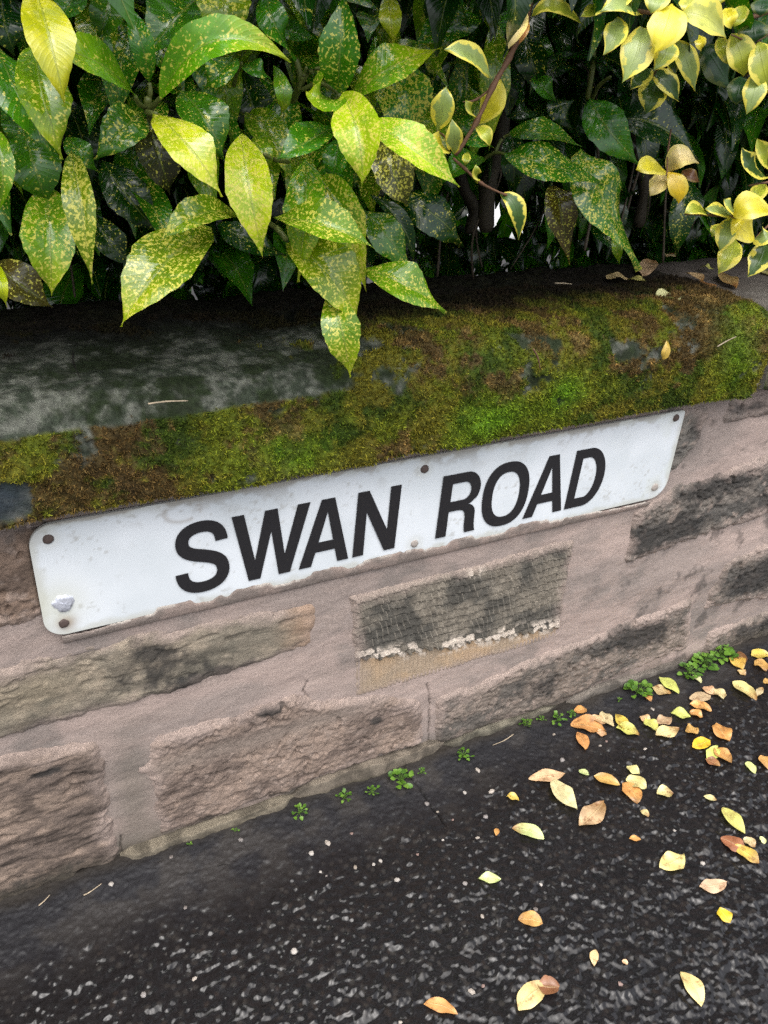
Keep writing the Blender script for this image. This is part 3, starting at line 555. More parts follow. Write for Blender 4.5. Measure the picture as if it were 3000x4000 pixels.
GROUND_LEAVES = [
    ((0.1931, -0.1206), (0.2557, -0.1365), 0.0256, 'tan', 'tan yellow leaf whose right tip meets a long pale green leaf on the wet tarmac'),
    ((0.2285, -0.1404), (0.2253, -0.206), 0.033, 'pg', 'long pale green leaf between a tan yellow leaf and a broad brown leaf'),
    ((0.2101, -0.2311), (0.2731, -0.211), 0.0332, 'tbr', 'broad matt tan brown leaf below a long pale green leaf'),
    ((0.1471, -0.2264), (0.1129, -0.1911), 0.0254, 'pg', 'pale green leaf with a dark scratch along its midrib'),
    ((0.0479, -0.2588), (0.0186, -0.2436), 0.0173, 'pg', 'lone pale green leaf with a dark upper edge left of centre on the wet tarmac'),
    ((0.1402, -0.1358), (0.1529, -0.1514), 0.0142, 'ye', 'small yellow orange leaf alone left of the long pale green leaf'),
    ((0.0908, -0.1812), (0.0837, -0.1922), 0.0084, 'or', 'tiny orange leaf left of the scratched pale green leaf'),
    ((0.0633, -0.3387), (0.0359, -0.3199), 0.0238, 'or', 'curled orange leaf alone in the wet lower middle of the tarmac'),
    ((-0.0341, -0.4227), (0.0212, -0.4127), 0.0278, 'py', 'large pale yellow leaf overlapped by a crumpled brown one near the bottom edge'),
    ((0.0069, -0.4061), (0.0299, -0.4199), 0.0256, 'br', 'crumpled brown leaf lying on a large pale yellow leaf near the bottom edge'),
    ((-0.1373, -0.3657), (-0.1051, -0.3944), 0.0178, 'or', 'torn orange and yellow leaf nearest the bottom edge of the picture'),
    ((0.188, -0.4701), (0.1795, -0.5155), 0.0246, 'py', 'upright pale yellow green leaf with brown blotches at the bottom right'),
    ((0.1056, -0.4), (0.0896, -0.4165), 0.0117, 'tan', 'small upright tan leaf above the crumpled brown one'),
    ((0.1276, -0.4264), (0.1319, -0.4328), 0.0073, 'tan', 'tiny tan leaf scrap right of the small upright tan leaf'),
    ((0.3037, -0.4244), (0.3019, -0.4473), 0.0218, 'yb', 'bright yellow torn leaf near the right edge of the wet tarmac'),
    ((0.3033, -0.3868), (0.3467, -0.3978), 0.023, 'tan', 'tan leaf with a bluish wet rim above the bright yellow torn leaf'),
    ((0.2748, -0.336), (0.3223, -0.3357), 0.0319, 'py', 'pale yellow round leaf with a bite out of its right side'),
    ((0.2676, -0.2785), (0.2828, -0.288), 0.0104, 'or', 'small narrow orange leaf above the bitten pale yellow leaf'),
    ((0.4443, -0.2953), (0.4386, -0.3474), 0.0263, 'lg', 'yellow green lance shaped leaf near the right edge, uppermost of the wet area'),
    ((0.3966, -0.3375), (0.4085, -0.3743), 0.0299, 'rb', 'reddish brown leaf overlapped by a tan one near the right edge'),
    ((0.4051, -0.3572), (0.4151, -0.3956), 0.0262, 'ye', 'yellow and orange pointed leaf below the reddish brown leaf'),
    ((0.4248, -0.3547), (0.4304, -0.373), 0.0182, 'tan', 'small tan leaf lying on the reddish brown leaf near the right edge'),
    ((0.4555, -0.3606), (0.4519, -0.3727), 0.0104, 'pg', 'tiny pale leaf right of the small tan leaf at the right edge'),
    ((0.3673, -0.23), (0.3924, -0.2411), 0.0234, 'py', 'pale yellow leaf alone right of the overlapping orange and yellow pair'),
    ((0.4351, -0.2651), (0.4491, -0.2794), 0.0125, 'pg', 'thin whitish leaf seen nearly edge on near the right side'),
    ((0.32, -0.2451), (0.3231, -0.2601), 0.0125, 'tan', 'tiny tan leaf below the overlapping orange and yellow pair'),
    ((0.2961, -0.1596), (0.3237, -0.1912), 0.024, 'or', 'narrow orange leaf left of the overlapping orange and yellow pair'),
    ((0.3279, -0.192), (0.3227, -0.234), 0.0308, 'or', 'orange leaf lying over a pale yellow one in the middle of the tarmac'),
    ((0.3371, -0.1898), (0.3578, -0.2156), 0.0293, 'py', 'pale yellow leaf half hidden under an orange one in the middle of the tarmac'),
    ((0.361, -0.1648), (0.3695, -0.187), 0.0194, 'py', 'small pale yellow leaf above the overlapping orange and yellow pair'),
    ((0.2806, -0.1394), (0.2912, -0.1537), 0.0126, 'pg', 'tiny pale green leaf above the long pale green leaf tip'),
    ((0.5589, -0.2404), (0.5521, -0.265), 0.0168, 'pg', 'small pale green leaf standing on its edge near the right side'),
    ((0.3329, -0.0503), (0.3801, -0.0871), 0.0398, 'or', 'large orange brown leaf in the pile nearest the wall, left end'),
    ((0.3315, -0.0696), (0.3179, -0.1092), 0.0212, 'or', 'orange leaf hanging below the large orange brown leaf of the left pile'),
    ((0.3614, -0.085), (0.3758, -0.0948), 0.0166, 'tan', 'small tan orange leaf at the right tip of the large orange brown leaf'),
    ((0.38, -0.0491), (0.3934, -0.0734), 0.0218, 'tan', 'tan leaf left of a second tan leaf just above the left pile'),
    ((0.4051, -0.0485), (0.3989, -0.0856), 0.0233, 'tan', 'tan leaf leaning right just above the left pile'),
    ((0.4238, -0.0629), (0.4112, -0.1066), 0.0221, 'ye', 'yellow orange leaf joined to a yellow green one right of the left pile'),
    ((0.4012, -0.089), (0.4256, -0.1212), 0.0288, 'lg', 'long yellow green leaf pointing right, just right of the left pile'),
    ((0.4611, -0.0828), (0.4666, -0.1038), 0.0206, 'tan', 'tan leaf left of a small bright green one in the middle pile'),
    ((0.466, -0.0955), (0.4637, -0.1257), 0.0248, 'lg', 'bright pale green leaf between two tan leaves in the middle pile'),
    ((0.4746, -0.1097), (0.509, -0.1097), 0.0237, 'tbr', 'tan orange leaf right of the bright pale green one in the middle pile'),
    ((0.4505, -0.1344), (0.5006, -0.1381), 0.0276, 'py', 'half tan half yellow leaf lowest in the middle pile'),
    ((0.5203, -0.0988), (0.5447, -0.1232), 0.0269, 'lg', 'light green leaf with an orange leaf at its right end'),
    ((0.554, -0.1114), (0.5673, -0.1298), 0.0216, 'or', 'orange leaf at the right end of a light green one'),
    ((0.5682, -0.0968), (0.5927, -0.1261), 0.024, 'or', 'narrow orange leaf between a tan leaf and a light green leaf'),
    ((0.577, -0.0854), (0.6222, -0.0948), 0.0257, 'tbr', 'tan orange leaf topmost of the right pile near the weeds'),
    ((0.625, -0.0722), (0.6313, -0.0973), 0.0246, 'tan', 'small curled tan leaf above the right pile'),
    ((0.6416, -0.0861), (0.6374, -0.112), 0.0249, 'tan', 'oval tan leaf right of the small curled tan leaf'),
    ((0.5121, -0.1431), (0.5364, -0.1475), 0.0234, 'or', 'round orange leaf alone below the right pile'),
    ((0.5744, -0.1529), (0.5618, -0.1963), 0.0338, 'or', 'glossy orange oval leaf alone near the right edge'),
    ((0.4944, -0.178), (0.5361, -0.1775), 0.0254, 'yb', 'bright yellow leaf with a brown end in the cluster right of centre'),
    ((0.4952, -0.2126), (0.5357, -0.1961), 0.021, 'lg', 'pale green leaf in the middle of the brown and yellow cluster'),
    ((0.5288, -0.1965), (0.5296, -0.2332), 0.0288, 'or', 'orange brown leaf at the right of the brown and yellow cluster'),
    ((0.4943, -0.2082), (0.5061, -0.2301), 0.021, 'rb', 'reddish brown leaf lowest in the brown and yellow cluster'),
    ((0.5367, -0.0311), (0.5567, -0.06), 0.0262, 'tan', 'tan pink leaf under a pale green one beside the round weed clump'),
    ((0.566, -0.0178), (0.5678, -0.0688), 0.0263, 'lg', 'pale yellow green leaf crossing a tan pink one beside the round weed clump'),
    ((0.636, -0.0383), (0.6332, -0.0604), 0.0171, 'pg', 'small pale green leaf below the long weed patch'),
    ((0.6917, -0.0819), (0.6962, -0.1372), 0.0323, 'py', 'long cream leaf with curled edge at the upper right of the tarmac'),
    ((0.7032, -0.1308), (0.7307, -0.1194), 0.0127, 'tan', 'small tan leaf at the tip of the long cream leaf'),
    ((0.7465, -0.0247), (0.7358, -0.0648), 0.0318, 'ye', 'yellow leaf over a brown one right of the long weed patch'),
    ((0.7732, -0.0206), (0.7473, -0.0565), 0.0185, 'br', 'brown leaf behind a yellow one right of the long weed patch'),
    ((0.7273, -0.0612), (0.729, -0.0792), 0.0172, 'tan', 'tan leaf scrap under the yellow leaf right of the long weed patch'),
    ((0.7865, -0.0415), (0.8236, -0.0549), 0.0288, 'ye', 'yellow leaf at the right edge of the picture close to the wall'),
    ((0.7793, -0.0551), (0.7797, -0.0863), 0.0296, 'or', 'orange brown leaf hanging below the yellow one at the right edge'),
    ((0.7461, -0.1078), (0.7619, -0.1132), 0.0159, 'or', 'orange leaf cut by the right edge above the long cream leaf'),
    ((0.3606, -0.0237), (0.3854, -0.0279), 0.0206, 'or', 'orange leaf lying against the foot of the wall'),
    ((0.5936, -0.242), (0.5793, -0.2704), 0.0237, 'or', 'orange leaf cut by the right edge beside the glossy orange oval leaf'),
    ((0.5115, -0.0447), (0.5091, -0.061), 0.0133, 'or', 'tiny orange leaf touching the round weed clump'),
]
CHIPS = [
    ((0.0841, -0.1015), 0.0088),
    ((0.1231, -0.1187), 0.011),
    ((0.0889, -0.1551), 0.01),
    ((0.0392, -0.1391), 0.0064),
    ((0.0071, -0.1648), 0.0055),
    ((0.057, -0.1826), 0.0069),
    ((-0.0392, -0.1705), 0.0068),
    ((-0.0858, -0.1957), 0.0111),
    ((-0.0014, -0.2419), 0.0092),
    ((0.0664, -0.3178), 0.0089),
    ((-0.0067, -0.296), 0.0076),
    ((0.2681, -0.111), 0.0108),
    ((0.4964, -0.0771), 0.0092),
    ((0.4186, -0.1457), 0.0071),
    ((0.368, -0.1051), 0.0072),
    ((0.2924, -0.0558), 0.0072),
    ((0.1048, -0.4489), 0.0095),
    ((-0.0733, -0.3766), 0.0105),
    ((-0.056, -0.3765), 0.0076),
    ((0.1409, -0.1971), 0.0099),
    ((0.0985, -0.287), 0.0072),
    ((0.0173, -0.0968), 0.0101),
    ((0.127, -0.071), 0.0106),
    ((0.3397, -0.3579), 0.0103),
    ((0.3415, -0.2968), 0.0064),
    ((0.0256, -0.1165), 0.0057),
    ((0.3509, -0.1087), 0.0063),
    ((-0.1727, -0.3719), 0.0062),
    ((-0.1514, -0.0988), 0.0116),
    ((-0.1806, -0.1075), 0.0101),
    ((-0.1123, -0.0993), 0.0076),
    ((-0.0933, -0.1582), 0.008),
    ((-0.1317, -0.1536), 0.0086),
    ((-0.105, -0.1593), 0.0067),
    ((-0.1798, -0.1402), 0.0059),
    ((-0.1753, -0.1504), 0.0046),
    ((-0.3675, -0.1163), 0.0075),
    ((-0.257, -0.235), 0.0114),
    ((-0.3648, -0.0312), 0.0079),
    ((-0.2654, -0.0421), 0.0095),
    ((-0.4502, -0.0404), 0.0096),
    ((-0.4443, -0.2105), 0.0097),
    ((-0.3825, -0.2158), 0.0075),
]
WEEDS = [
    ((-0.3356, -0.0226), 0.0087, 'tiny green weed sprout at the left of the wall foot'),
    ((-0.2683, -0.0239), 0.0103, 'small green weed sprout on the mortar ledge, second from the left'),
    ((-0.1702, -0.0329), 0.0264, 'leafy green rosette weed at the wall foot, leftmost of the larger weeds'),
    ((-0.0944, -0.0342), 0.0234, 'green flower shaped rosette weed right of the leftmost large weed'),
    ((-0.0508, -0.042), 0.0226, 'green rosette weed beside the crack in the tarmac'),
    ((0.0017, -0.0406), 0.0389, 'dense green weed clump with a small sprout at its right'),
    ((0.0388, -0.0386), 0.0157, 'small green weed sprout right of a dense clump'),
    ((0.1211, -0.0367), 0.0288, 'green weed clump where the left base stone ends'),
    ((0.258, -0.0179), 0.0242, 'green weed tuft in damp soil below the grey base stone'),
    ((0.2911, -0.02), 0.0163, 'thin weed in dark soil between two green tufts below the grey base stone'),
    ((0.3186, -0.0318), 0.0286, 'spreading green weed tuft left of the orange leaf against the wall'),
    ((0.349, -0.0307), 0.0185, 'small weed touching the orange leaf against the wall'),
    ((0.5021, -0.0333), 0.0493, 'round bright green weed clump standing out from the wall foot'),
    ((0.4524, -0.0366), 0.0118, 'tiny weed sprout left of the round weed clump'),
]
WEED_PATCH = ((0.608, -0.0335), (0.754, -0.0102))
TWIGS = [
    ('coping', [(-0.3398, -0.045, 0.7025), (-0.3212, -0.045, 0.7025), (-0.2994, -0.045, 0.7002)], 0.0011, 'pale straw stalk lying along the coping edge at left'),
    ('coping', [(0.128, -0.05, 0.7113), (0.1372, -0.05, 0.6989), (0.1436, -0.05, 0.6831)], 0.0014, 'short brown twig hanging on the mossy coping face'),
    ('coping', [(0.4542, -0.045, 0.6779), (0.4699, -0.045, 0.6844), (0.4871, -0.045, 0.6894)], 0.001, 'thin pale twig on the moss at the right end of the coping'),
    ('top', [(0.2662, 0.1128, 0.71), (0.2867, 0.107, 0.71), (0.2717, 0.0709, 0.71), (0.2428, 0.0253, 0.71)], 0.001, 'curved reddish twig on the coping top'),
    ('top', [(0.3424, 0.1948, 0.712), (0.3562, 0.1911, 0.712), (0.3665, 0.1829, 0.712)], 0.0016, 'straight tan twig in the shade at the back of the coping'),
    ('top', [(-0.3875, 0.1056, 0.712), (-0.3925, 0.0689, 0.712), (-0.3935, 0.0228, 0.712)], 0.001, 'dark bent stalk on the bare grey part of the coping'),
    ('g', [(-0.3091, -0.0717, 0.004), (-0.3008, -0.0721, 0.004), (-0.2921, -0.0768, 0.004)], 0.001, 'short pale straw on the dark tarmac at left'),
    ('g', [(-0.5436, -0.0349, 0.006), (-0.5358, -0.0309, 0.006), (-0.5275, -0.0233, 0.006)], 0.001, 'thin straw leaning on the wall foot at far left'),
    ('g', [(-0.4871, -0.0435, 0.006), (-0.4792, -0.0413, 0.006), (-0.4614, -0.0357, 0.006)], 0.001, 'thin straw at the wall foot right of the first one'),
    ('g', [(0.2252, -0.0298, 0.006), (0.2028, -0.0348, 0.006), (0.1787, -0.0358, 0.006)], 0.0009, 'fine dry stalk along the mortar ledge'),
]

# ================================================================== pavement
def axis(lo, hi, step, far_lo, far_hi, n_far=14):
    core = np.arange(lo, hi + step / 2, step)
    g = np.geomspace(1, 40, n_far) - 1; g = g / g[-1]
    return np.concatenate([(lo - g[1:] * (lo - far_lo))[::-1], core, core[-1] + g[1:] * (far_hi - core[-1])])
gx = axis(-0.72, 1.02, .0019, -220, 220, 22)
gy = axis(-0.66, 0.03, .0019, -220, 0.28, 22)
GX, GY = np.meshgrid(gx, gy, indexing='ij')
def tarmac_height(x, y):
    wall_d = -y
    open_ = sstep(.03, .16, wall_d + .05 * (fbm(x, y, 9, 3) - .5) + .03 * x)          # 0 by the wall: silted, fine
    d1, v1 = cells(x + .004 * fbm(x, y, 90, 61), y + .004 * fbm(x, y, 90, 62), 105, 12)
    d2, v2 = cells(x, y, 260, 13)
    agg = (1 - sstep(.1, .75, d1)) * (.35 + .95 * v1)
    grit = (1 - sstep(.1, .7, d2)) * v2
    lump = fbm(x, y, 44, 5, 2)
    h = open_ * (.0007 * agg + .0003 * grit + .0054 * (lump - .5) + .0044 * (fbm(x, y, 135, 6, 2, .5) - .5) + .0010 * (fbm(x, y, 240, 7, 2) - .5)) + (1 - open_) * (.0008 * agg + .0014 * grit * v2 + .0042 * (fbm(x, y, 70, 8, 4, .6) - .5))
    h = h + .004 * (fbm(x, y, 11, 9, 2) - .5)
    # water stands in the hollows and flattens them
    lev = -.0012 + .0016 * (fbm(x, y, 16, 21, 2) - .5)
    k = .00055
    wet = open_ * sstep(.30, .55, fbm(x, y, 7, 25, 2) + .25 * (wall_d - .2))
    hw = np.logaddexp(h / k, lev / k) * k - k * .4
    pool = np.clip((lev - h) / .0012, 0, 1) * wet
    h = h * (1 - wet) + hw * wet
    # hairline crack running away from the wall
    cx = .02 + .012 * (fbm(y * 0 + .3, y, 30, 33) - .5) - .02 * y
    crack = np.exp(-((x - cx) / .0014) ** 2) * (y > -.15)
    h = h - .004 * crack
    return h, open_, agg, v1, d1, v2, d2, pool, crack
H, OPEN, AGG, V1, D1, V2, D2, POOL, CRACK = tarmac_height(GX, GY)
core = (np.abs(GX - .15) < .9) & (GY > -.7)
H = np.where(core, H, 0)
col = mixc((.006, .0055, .006), (.014, .013, .014), fbm(GX, GY, 300, 41, 3))
stone_tint = np.where((V1 > .80)[..., None], np.array([.030, .027, .025]), np.array([.008, .0075, .008]))
stone_tint = np.where((V1 < .05)[..., None], np.array([.022, .017, .015]), stone_tint)
col = mixc(col, stone_tint, (1 - sstep(.2, .5, D1)) * OPEN * .8)
col = mixc(col, (.15, .14, .13), (V2 > .993) * (1 - sstep(.2, .45, D2)) * .5)
silt = mixc((.016, .016, .019), (.034, .031, .030), sstep(.4, .65, fbm(GX, GY, 22, 43, 4)))
col = mixc(silt, col, np.clip(OPEN * .85 + .1, 0, 1))
soil = sstep(.035, .004, -GY + .02 * (fbm(GX, GY, 25, 44) - .5))
col = mixc(col, (.022, .017, .012), soil * .8)
col = col * (1 - .7 * CRACK[..., None])
rough = .60 - .50 * OPEN + .14 * (fbm(GX, GY, 120, 45, 3) - .5) - .12 * POOL
rough = np.clip(rough + .2 * soil, .07, .8)
far_ = 1 - sstep(.10, .0, np.maximum(-.66 - GY, np.maximum(-.72 - GX, GX - 1.02)))
col = mixc(col, (.016, .0155, .016), far_); rough = rough * (1 - far_) + .32 * far_
pav = place('pavement', grid_mesh('pavement', np.stack([GX, GY, H], -1), rgba(col, rough), flip=False), M_TARMAC)
tag(pav, kind='structure')

# ground of the garden behind the wall
bx_ = np.concatenate([[-200, -60], np.linspace(-12, 14, 60), [60, 200]]); by_ = np.concatenate([np.linspace(.27, 1.5, 20), np.linspace(1.7, 25, 30), [60, 200]])
BX, BY = np.meshgrid(bx_, by_, indexing='ij')
BZ = .46 + .03 * (fbm(BX, BY, 6, 71) - .5)
gc = mixc((.02, .014, .01), (.42, .42, .42), sstep(1.42, 1.52, BY + .1 * (fbm(BX, BY, 3, 72) - .5)))
tag(place('garden_ground', grid_mesh('garden_ground', np.stack([BX, BY, BZ], -1), rgba(gc)), M_GARDEN), kind='structure')

# ================================================================== the wall
wall = thing('stone_wall', 'low sandstone garden wall with pinkish mortar and thick mossy coping', 'wall', (0, .15, 0))
PLATE = (-.4717, .4717, .4117, .5617)
def behind_plate(x, z, y):
    m = sstep(.0, .006, x - PLATE[0] + .004) * sstep(.0, .006, PLATE[1] + .004 - x) * sstep(0, .006, z - PLATE[2] + .004) * sstep(0, .006, PLATE[3] + .004 - z)
    return np.where(m > 0, np.maximum(y, .0035 * m + y * (1 - m)), y)

PINK = (.39, .305, .265); GREY = (.165, .155, .135); SOOT_SHADE = (.034, .032, .030); TANS = (.285, .235, .165)
STONES = [
    # polygon (x, z), relief kind, colour, second colour, soot and painted-shade spots [(x, z, rx, rz, amount)], proud
    ([(-.72, .428), (-.36, .424), (-.36, .575), (-.72, .578)], 'rough', (.20, .140, .105), (.12, .085, .065), [(-.55, .57, .2, .03, .7)], .004),
    ([(-.72, .395), (-.42, .392), (-.28, .388), (-.122, .377), (-.125, .280), (-.30, .263), (-.45, .266), (-.72, .272)], 'strata_soft', (.285, .235, .178), (.195, .168, .130), [(-.35, .33, .06, .05, .72), (-.33, .35, .03, .03, .35), (-.27, .285, .09, .02, .75), (-.50, .275, .04, .035, .7)], .006),
    ([(-.090, .366), (.312, .372), (.318, .160), (-.072, .158)], 'tooled', (.155, .142, .118), (.10, .095, .085), [], .005),
    ([(-.72, .264), (-.545, .260), (-.425, .236), (-.418, -.03), (-.72, -.03)], 'strata', (.225, .168, .132), (.125, .095, .078), [(-.50, .205, .02, .008, 1.0), (-.55, .01, .1, .03, .6)], .010),
    ([(-.384, .150), (-.374, .214), (-.155, .220), (-.135, .196), (-.02, .160), (.058, .130), (.069, .016), (-.16, .006), (-.384, .004)], 'banded', (.255, .190, .152), (.150, .112, .092), [(-.10, .012, .26, .016, 1.1), (-.03, .110, .02, .012, .8), (-.20, .198, .025, .010, 1.1)], .009),  # long bottom spot: dark foot of the block plus its painted shadow gap
    ([(.073, .122), (.34, .146), (.628, .174), (.655, .030), (.336, .000), (.080, -.004)], 'rough', (.185, .150, .125), (.105, .092, .080), [(.50, .115, .10, .035, 1.0), (.30, .07, .10, .05, .5), (.2, .01, .15, .012, .6)], .008),
    ([(.410, .405), (.50, .428), (.70, .450), (.98, .458), (.98, .306), (.75, .306), (.41, .276)], 'rough', (.150, .130, .112), (.085, .078, .070), [(.50, .33, .10, .04, 1.1), (.60, .40, .12, .03, .8), (.78, .35, .1, .05, .9)], .008),
    ([(.670, .234), (.785, .256), (1.12, .262), (1.12, .086), (.84, .096), (.650, .116)], 'rough', (.140, .118, .100), (.08, .072, .064), [(.80, .17, .12, .04, 1.1)], .010),
    ([(.30, .575), (.542, .575), (.537, .49), (.486, .435), (.30, .43)], 'rough', (.155, .140, .122), (.10, .093, .085), [(.51, .53, .03, .04, .7)], .004),
    ([(.556, .575), (.92, .575), (.92, .508), (.556, .512)], 'rough', (.20, .165, .145), (.11, .095, .088), [(.64, .55, .06, .02, .8)], .006),
    ([(.68, .072), (1.12, .062), (1.12, -.03), (.69, -.03)], 'rough', (.18, .15, .125), (.11, .092, .08), [(.85, .03, .1, .03, .8)], .008),
]
rs = random.Random(4)
for x0, dirn in ((-.74, -1), (1.14, 1)):                      # plain courses beyond the frame
    for zi, (za, zb) in enumerate(((.005, .15), (.175, .29), (.315, .435), (.455, .572))):
        x = x0 + dirn * .0
        while abs(x) < 1.75:
            w = rs.uniform(.22, .38); a, b = sorted((x, x + dirn * w))
            if not (dirn > 0 and zi == 2 and a < 1.0):
                STONES.append(([(a, za), (b, za + rs.uniform(-.008, .008)), (b, zb + rs.uniform(-.008, .008)), (a, zb)], 'rough', (.2, .155, .128), (.11, .092, .08), [((a + b) / 2, (za + zb) / 2, .08, .04, .7)], .007))
            x += dirn * (w + .022)

def stone_relief(kind, x, z, sd, seed, proud):
    inner = sstep(.010, -.022, sd); proud = proud * .75
    if kind in ('rough', 'banded'):
        r = .0085 * (fbm(x * .8, z, 42, seed, 5, .58) - .5) + .0045 * (np.abs(fbm(x * .7, z, 95, seed + 3, 4, .6) - .5) * -2 + .3) + .004 * (fbm(x, z, 14, seed + 4, 2) - .5)
        pit = sstep(.66, .78, fbm(x, z, 75, seed + 9, 3)); r = r - .0045 * pit
    elif kind == 'strata':
        zz = z + .012 * (fbm(x, z, 16, seed + 1, 3) - .5) + .10 * x * .0
        r = .007 * (fbm(x * .28, zz, 85, seed, 3) - .5) + .0065 * (fbm(x * .6, zz, 70, seed + 2, 5, .6) - .5) + .004 * (fbm(x, z, 20, seed + 4, 2) - .5)
        r = r - .006 * sstep(.62, .72, fbm(x * .35, zz, 60, seed + 7, 3))
    elif kind == 'strata_soft':
        r = .0055 * (fbm(x * .35, z, 60, seed, 4) - .5) + .0045 * (fbm(x, z, 22, seed + 4, 3) - .5) - .0025 * sstep(.6, .7, fbm(x * .4, z, 70, seed + 7, 3))
    else:
        r = 0 * x
    return -.014 + (.014 + proud) * inner + r * inner
def round_corners(poly, d=.020):
    out_ = []; n = len(poly)
    for k in range(n):
        p, a, b = Vector(poly[k]), Vector(poly[k - 1]), Vector(poly[(k + 1) % n])
        da = min(d, (a - p).length * .45); db = min(d, (b - p).length * .45)
        A, B = p + (a - p).normalized() * da, p + (b - p).normalized() * db
        for t in (0, .25, .5, .75, 1): out_.append(tuple(A * (1 - t) ** 2 + p * 2 * t * (1 - t) + B * t * t))
    return out_
STONES = [(round_corners(s_[0], .012 if s_[1] == 'tooled' else .022), *s_[1:]) for s_ in STONES]
for i, (poly, kind, c1, c2, soot_shade_spots, proud) in enumerate(STONES):
    P = np.array(poly); far = P[:, 0].max() < -.74 or P[:, 0].min() > 1.0
    st = .006 if far else (.0011 if kind == 'tooled' else .0019)
    xs = np.arange(P[:, 0].min() - .012, P[:, 0].max() + .012, st); zs = np.arange(P[:, 1].min() - .012, P[:, 1].max() + .012, st)
    if not far:
        xs = xs[(xs > -.74)]
    X, Z = np.meshgrid(xs, zs, indexing='ij')
    sd = poly_sd(X, Z, poly) + (.006 if kind == 'tooled' else .016) * (fbm(X, Z, 20, 100 + i, 4) - .5) + .005 * (fbm(X, Z, 120, 140 + i, 2) - .5)
    seed = 200 + 17 * i
    out = stone_relief(kind, X, Z, sd, seed, proud)
    mot = fbm(X * .7, Z, 26, seed + 40, 5, .6)
    col = mixc(c1, c2, sstep(.38, .66, mot))
    fine = fbm(X * .8, Z, 130, seed + 44, 4, .6)
    col = col * (.98 + .46 * fine)[..., None]
    crev = sstep(.56, .72, fbm(X * .5, Z, 75, seed + 7, 3))
    if kind == 'strata': col = mixc(col, np.array(c2) * .6, crev * .7)
    if kind == 'strata_soft':
        col = mixc(col, (.30, .195, .125), sstep(-.20, -.135, X + .03 * (mot - .5)) * .8)
        col = mixc(col, (.25, .205, .14), blob(X, Z, -.50, .335, .07, .03) * .6)
        col = mixc(col, (.10, .095, .075), .5 * sstep(.52, .66, fbm(X * .5, Z, 40, seed + 51, 4)))
    if kind in ('rough', 'banded'):
        col = mixc(col, (.36, .28, .235), .55 * sstep(.60, .74, fbm(X, Z, 80, seed + 55, 4)))
    if kind == 'tooled':
        # rows of pick marks on a dark skin; the lower edge has broken away to fresh fluted stone
        edge_z = .243 - .055 * (X + .08) / .39 + .012 * (fbm(X, Z * .2, 45, 7, 3) - .5)
        row = Z / .0142 + .6 * fbm(X, Z * .3, 12, 5, 2) + .35 * fbm(X, Z, 70, 55, 2); ri = np.floor(row); fz = row - ri
        colx = (X + .004 * _hash(ri, ri * 0, 3)) / .0092 + _hash(ri, ri * 0 + 2, 4) + .40 * fz + .9 * fbm(X, Z, 30, 6, 3); ci = np.floor(colx); fx = colx - ci
        jit = _hash(ci, ri, 9)
        pick = (.0004 + .0038 * jit) * (fx ** 1.6) + .0016 * (1 - fz) - .0016 * sstep(.0, .12, .12 - fz) - .0018 * sstep(.88, 1.0, fx)
        pick = pick * (.35 + 1.3 * fbm(X, Z, 26, 8, 3)) + .0016 * (fbm(X, Z, 150, 88, 3) - .5)
        skin = sstep(-.0015, .0015, Z - edge_z + .016 * (np.abs(((X / .017 + .3 * ri) % 1) - .5) - .25))
        inner = sstep(.004, -.014, sd)
        flute = .0009 * np.sin(X / .0072 * 2 * math.pi + 40 * Z)
        out = -.014 + inner * (.014 + skin * (.0042 + pick + .002 * (fbm(X, Z, 30, 2) - .5)) + (1 - skin) * (.0006 + flute))
        dark = mixc((.23, .20, .16), (.095, .088, .075), sstep(.38, .68, fbm(X, Z, 22, 11, 5)))
        dark = dark * (.60 + .75 * fbm(X, Z, 110, 18, 3))[..., None]
        dark = mixc(dark, (.42, .37, .30), sstep(.82, .95, fx) * .7 * (jit > .35) * sstep(.3, .6, fbm(X, Z, 35, 97, 3))); dark = mixc(dark, (.06, .055, .046), (sstep(.20, .02, fx) * .6 + sstep(.14, .0, fz) * .4) * sstep(.25, .6, fbm(X, Z, 30, 98, 3)))
        orange = mixc((.50, .355, .225), (.43, .33, .235), sstep(.4, .65, fbm(X, Z, 20, 14, 3)))
        col = mixc(orange, dark, skin)
        chip = np.exp(-((Z - edge_z - .004 - .010 * (fbm(X, Z, 30, 16) - .5)) / .017) ** 4) * sstep(.54, .42, np.hypot((((colx * .62) % 1) - .5), (fz - .5) * .8) + .9 * (fbm(X, Z, 120, 15, 4, .6) - .5)) * (_hash(np.floor(colx * .62), ri, 23) > .30)
        chip = np.maximum(chip, blob(X, Z, .12, .352, .013, .008) * 1.4 * sstep(.35, .5, fbm(X, Z, 90, 19, 3)))
        col = mixc(col, (.74, .64, .54), np.clip(chip * 1.2, 0, 1) * .9)
        col = mixc(col, (.36, .285, .245), sstep(-.026, -.001, sd + .02 * (fbm(X, Z, 40, 96, 3) - .5)) * .85)
    if kind == 'banded':                                     # a streak of old pointing dragged across the block
        band = np.exp(-((Z - .152 - .10 * X * 0 - .012 * (fbm(X, Z * 0, 14, 77, 3) - .5)) / .016) ** 2) * sstep(.05, -.08, X)
        col = mixc(col, (.27, .215, .18), band * .85); out = out * (1 - .75 * band) + .004 * band
    for (sx_, sz_, rx, rz, am) in soot_shade_spots:
        b_ = blob(X, Z, sx_, sz_, rx, rz) * am
        col = mixc(col, SOOT_SHADE, np.clip(sstep(.30, .62, b_ * .85 + .75 * (fbm(X, Z, 48, seed + 60, 5, .62) - .42)), 0, 1) * .86)
    col = mixc(col, PINK, sstep(-.036, .000, sd + .060 * (fbm(X * .6, Z, 26, seed + 70, 5, .6) - .5)) * (.35 if kind == 'tooled' else .85))       # mortar smeared over the arris
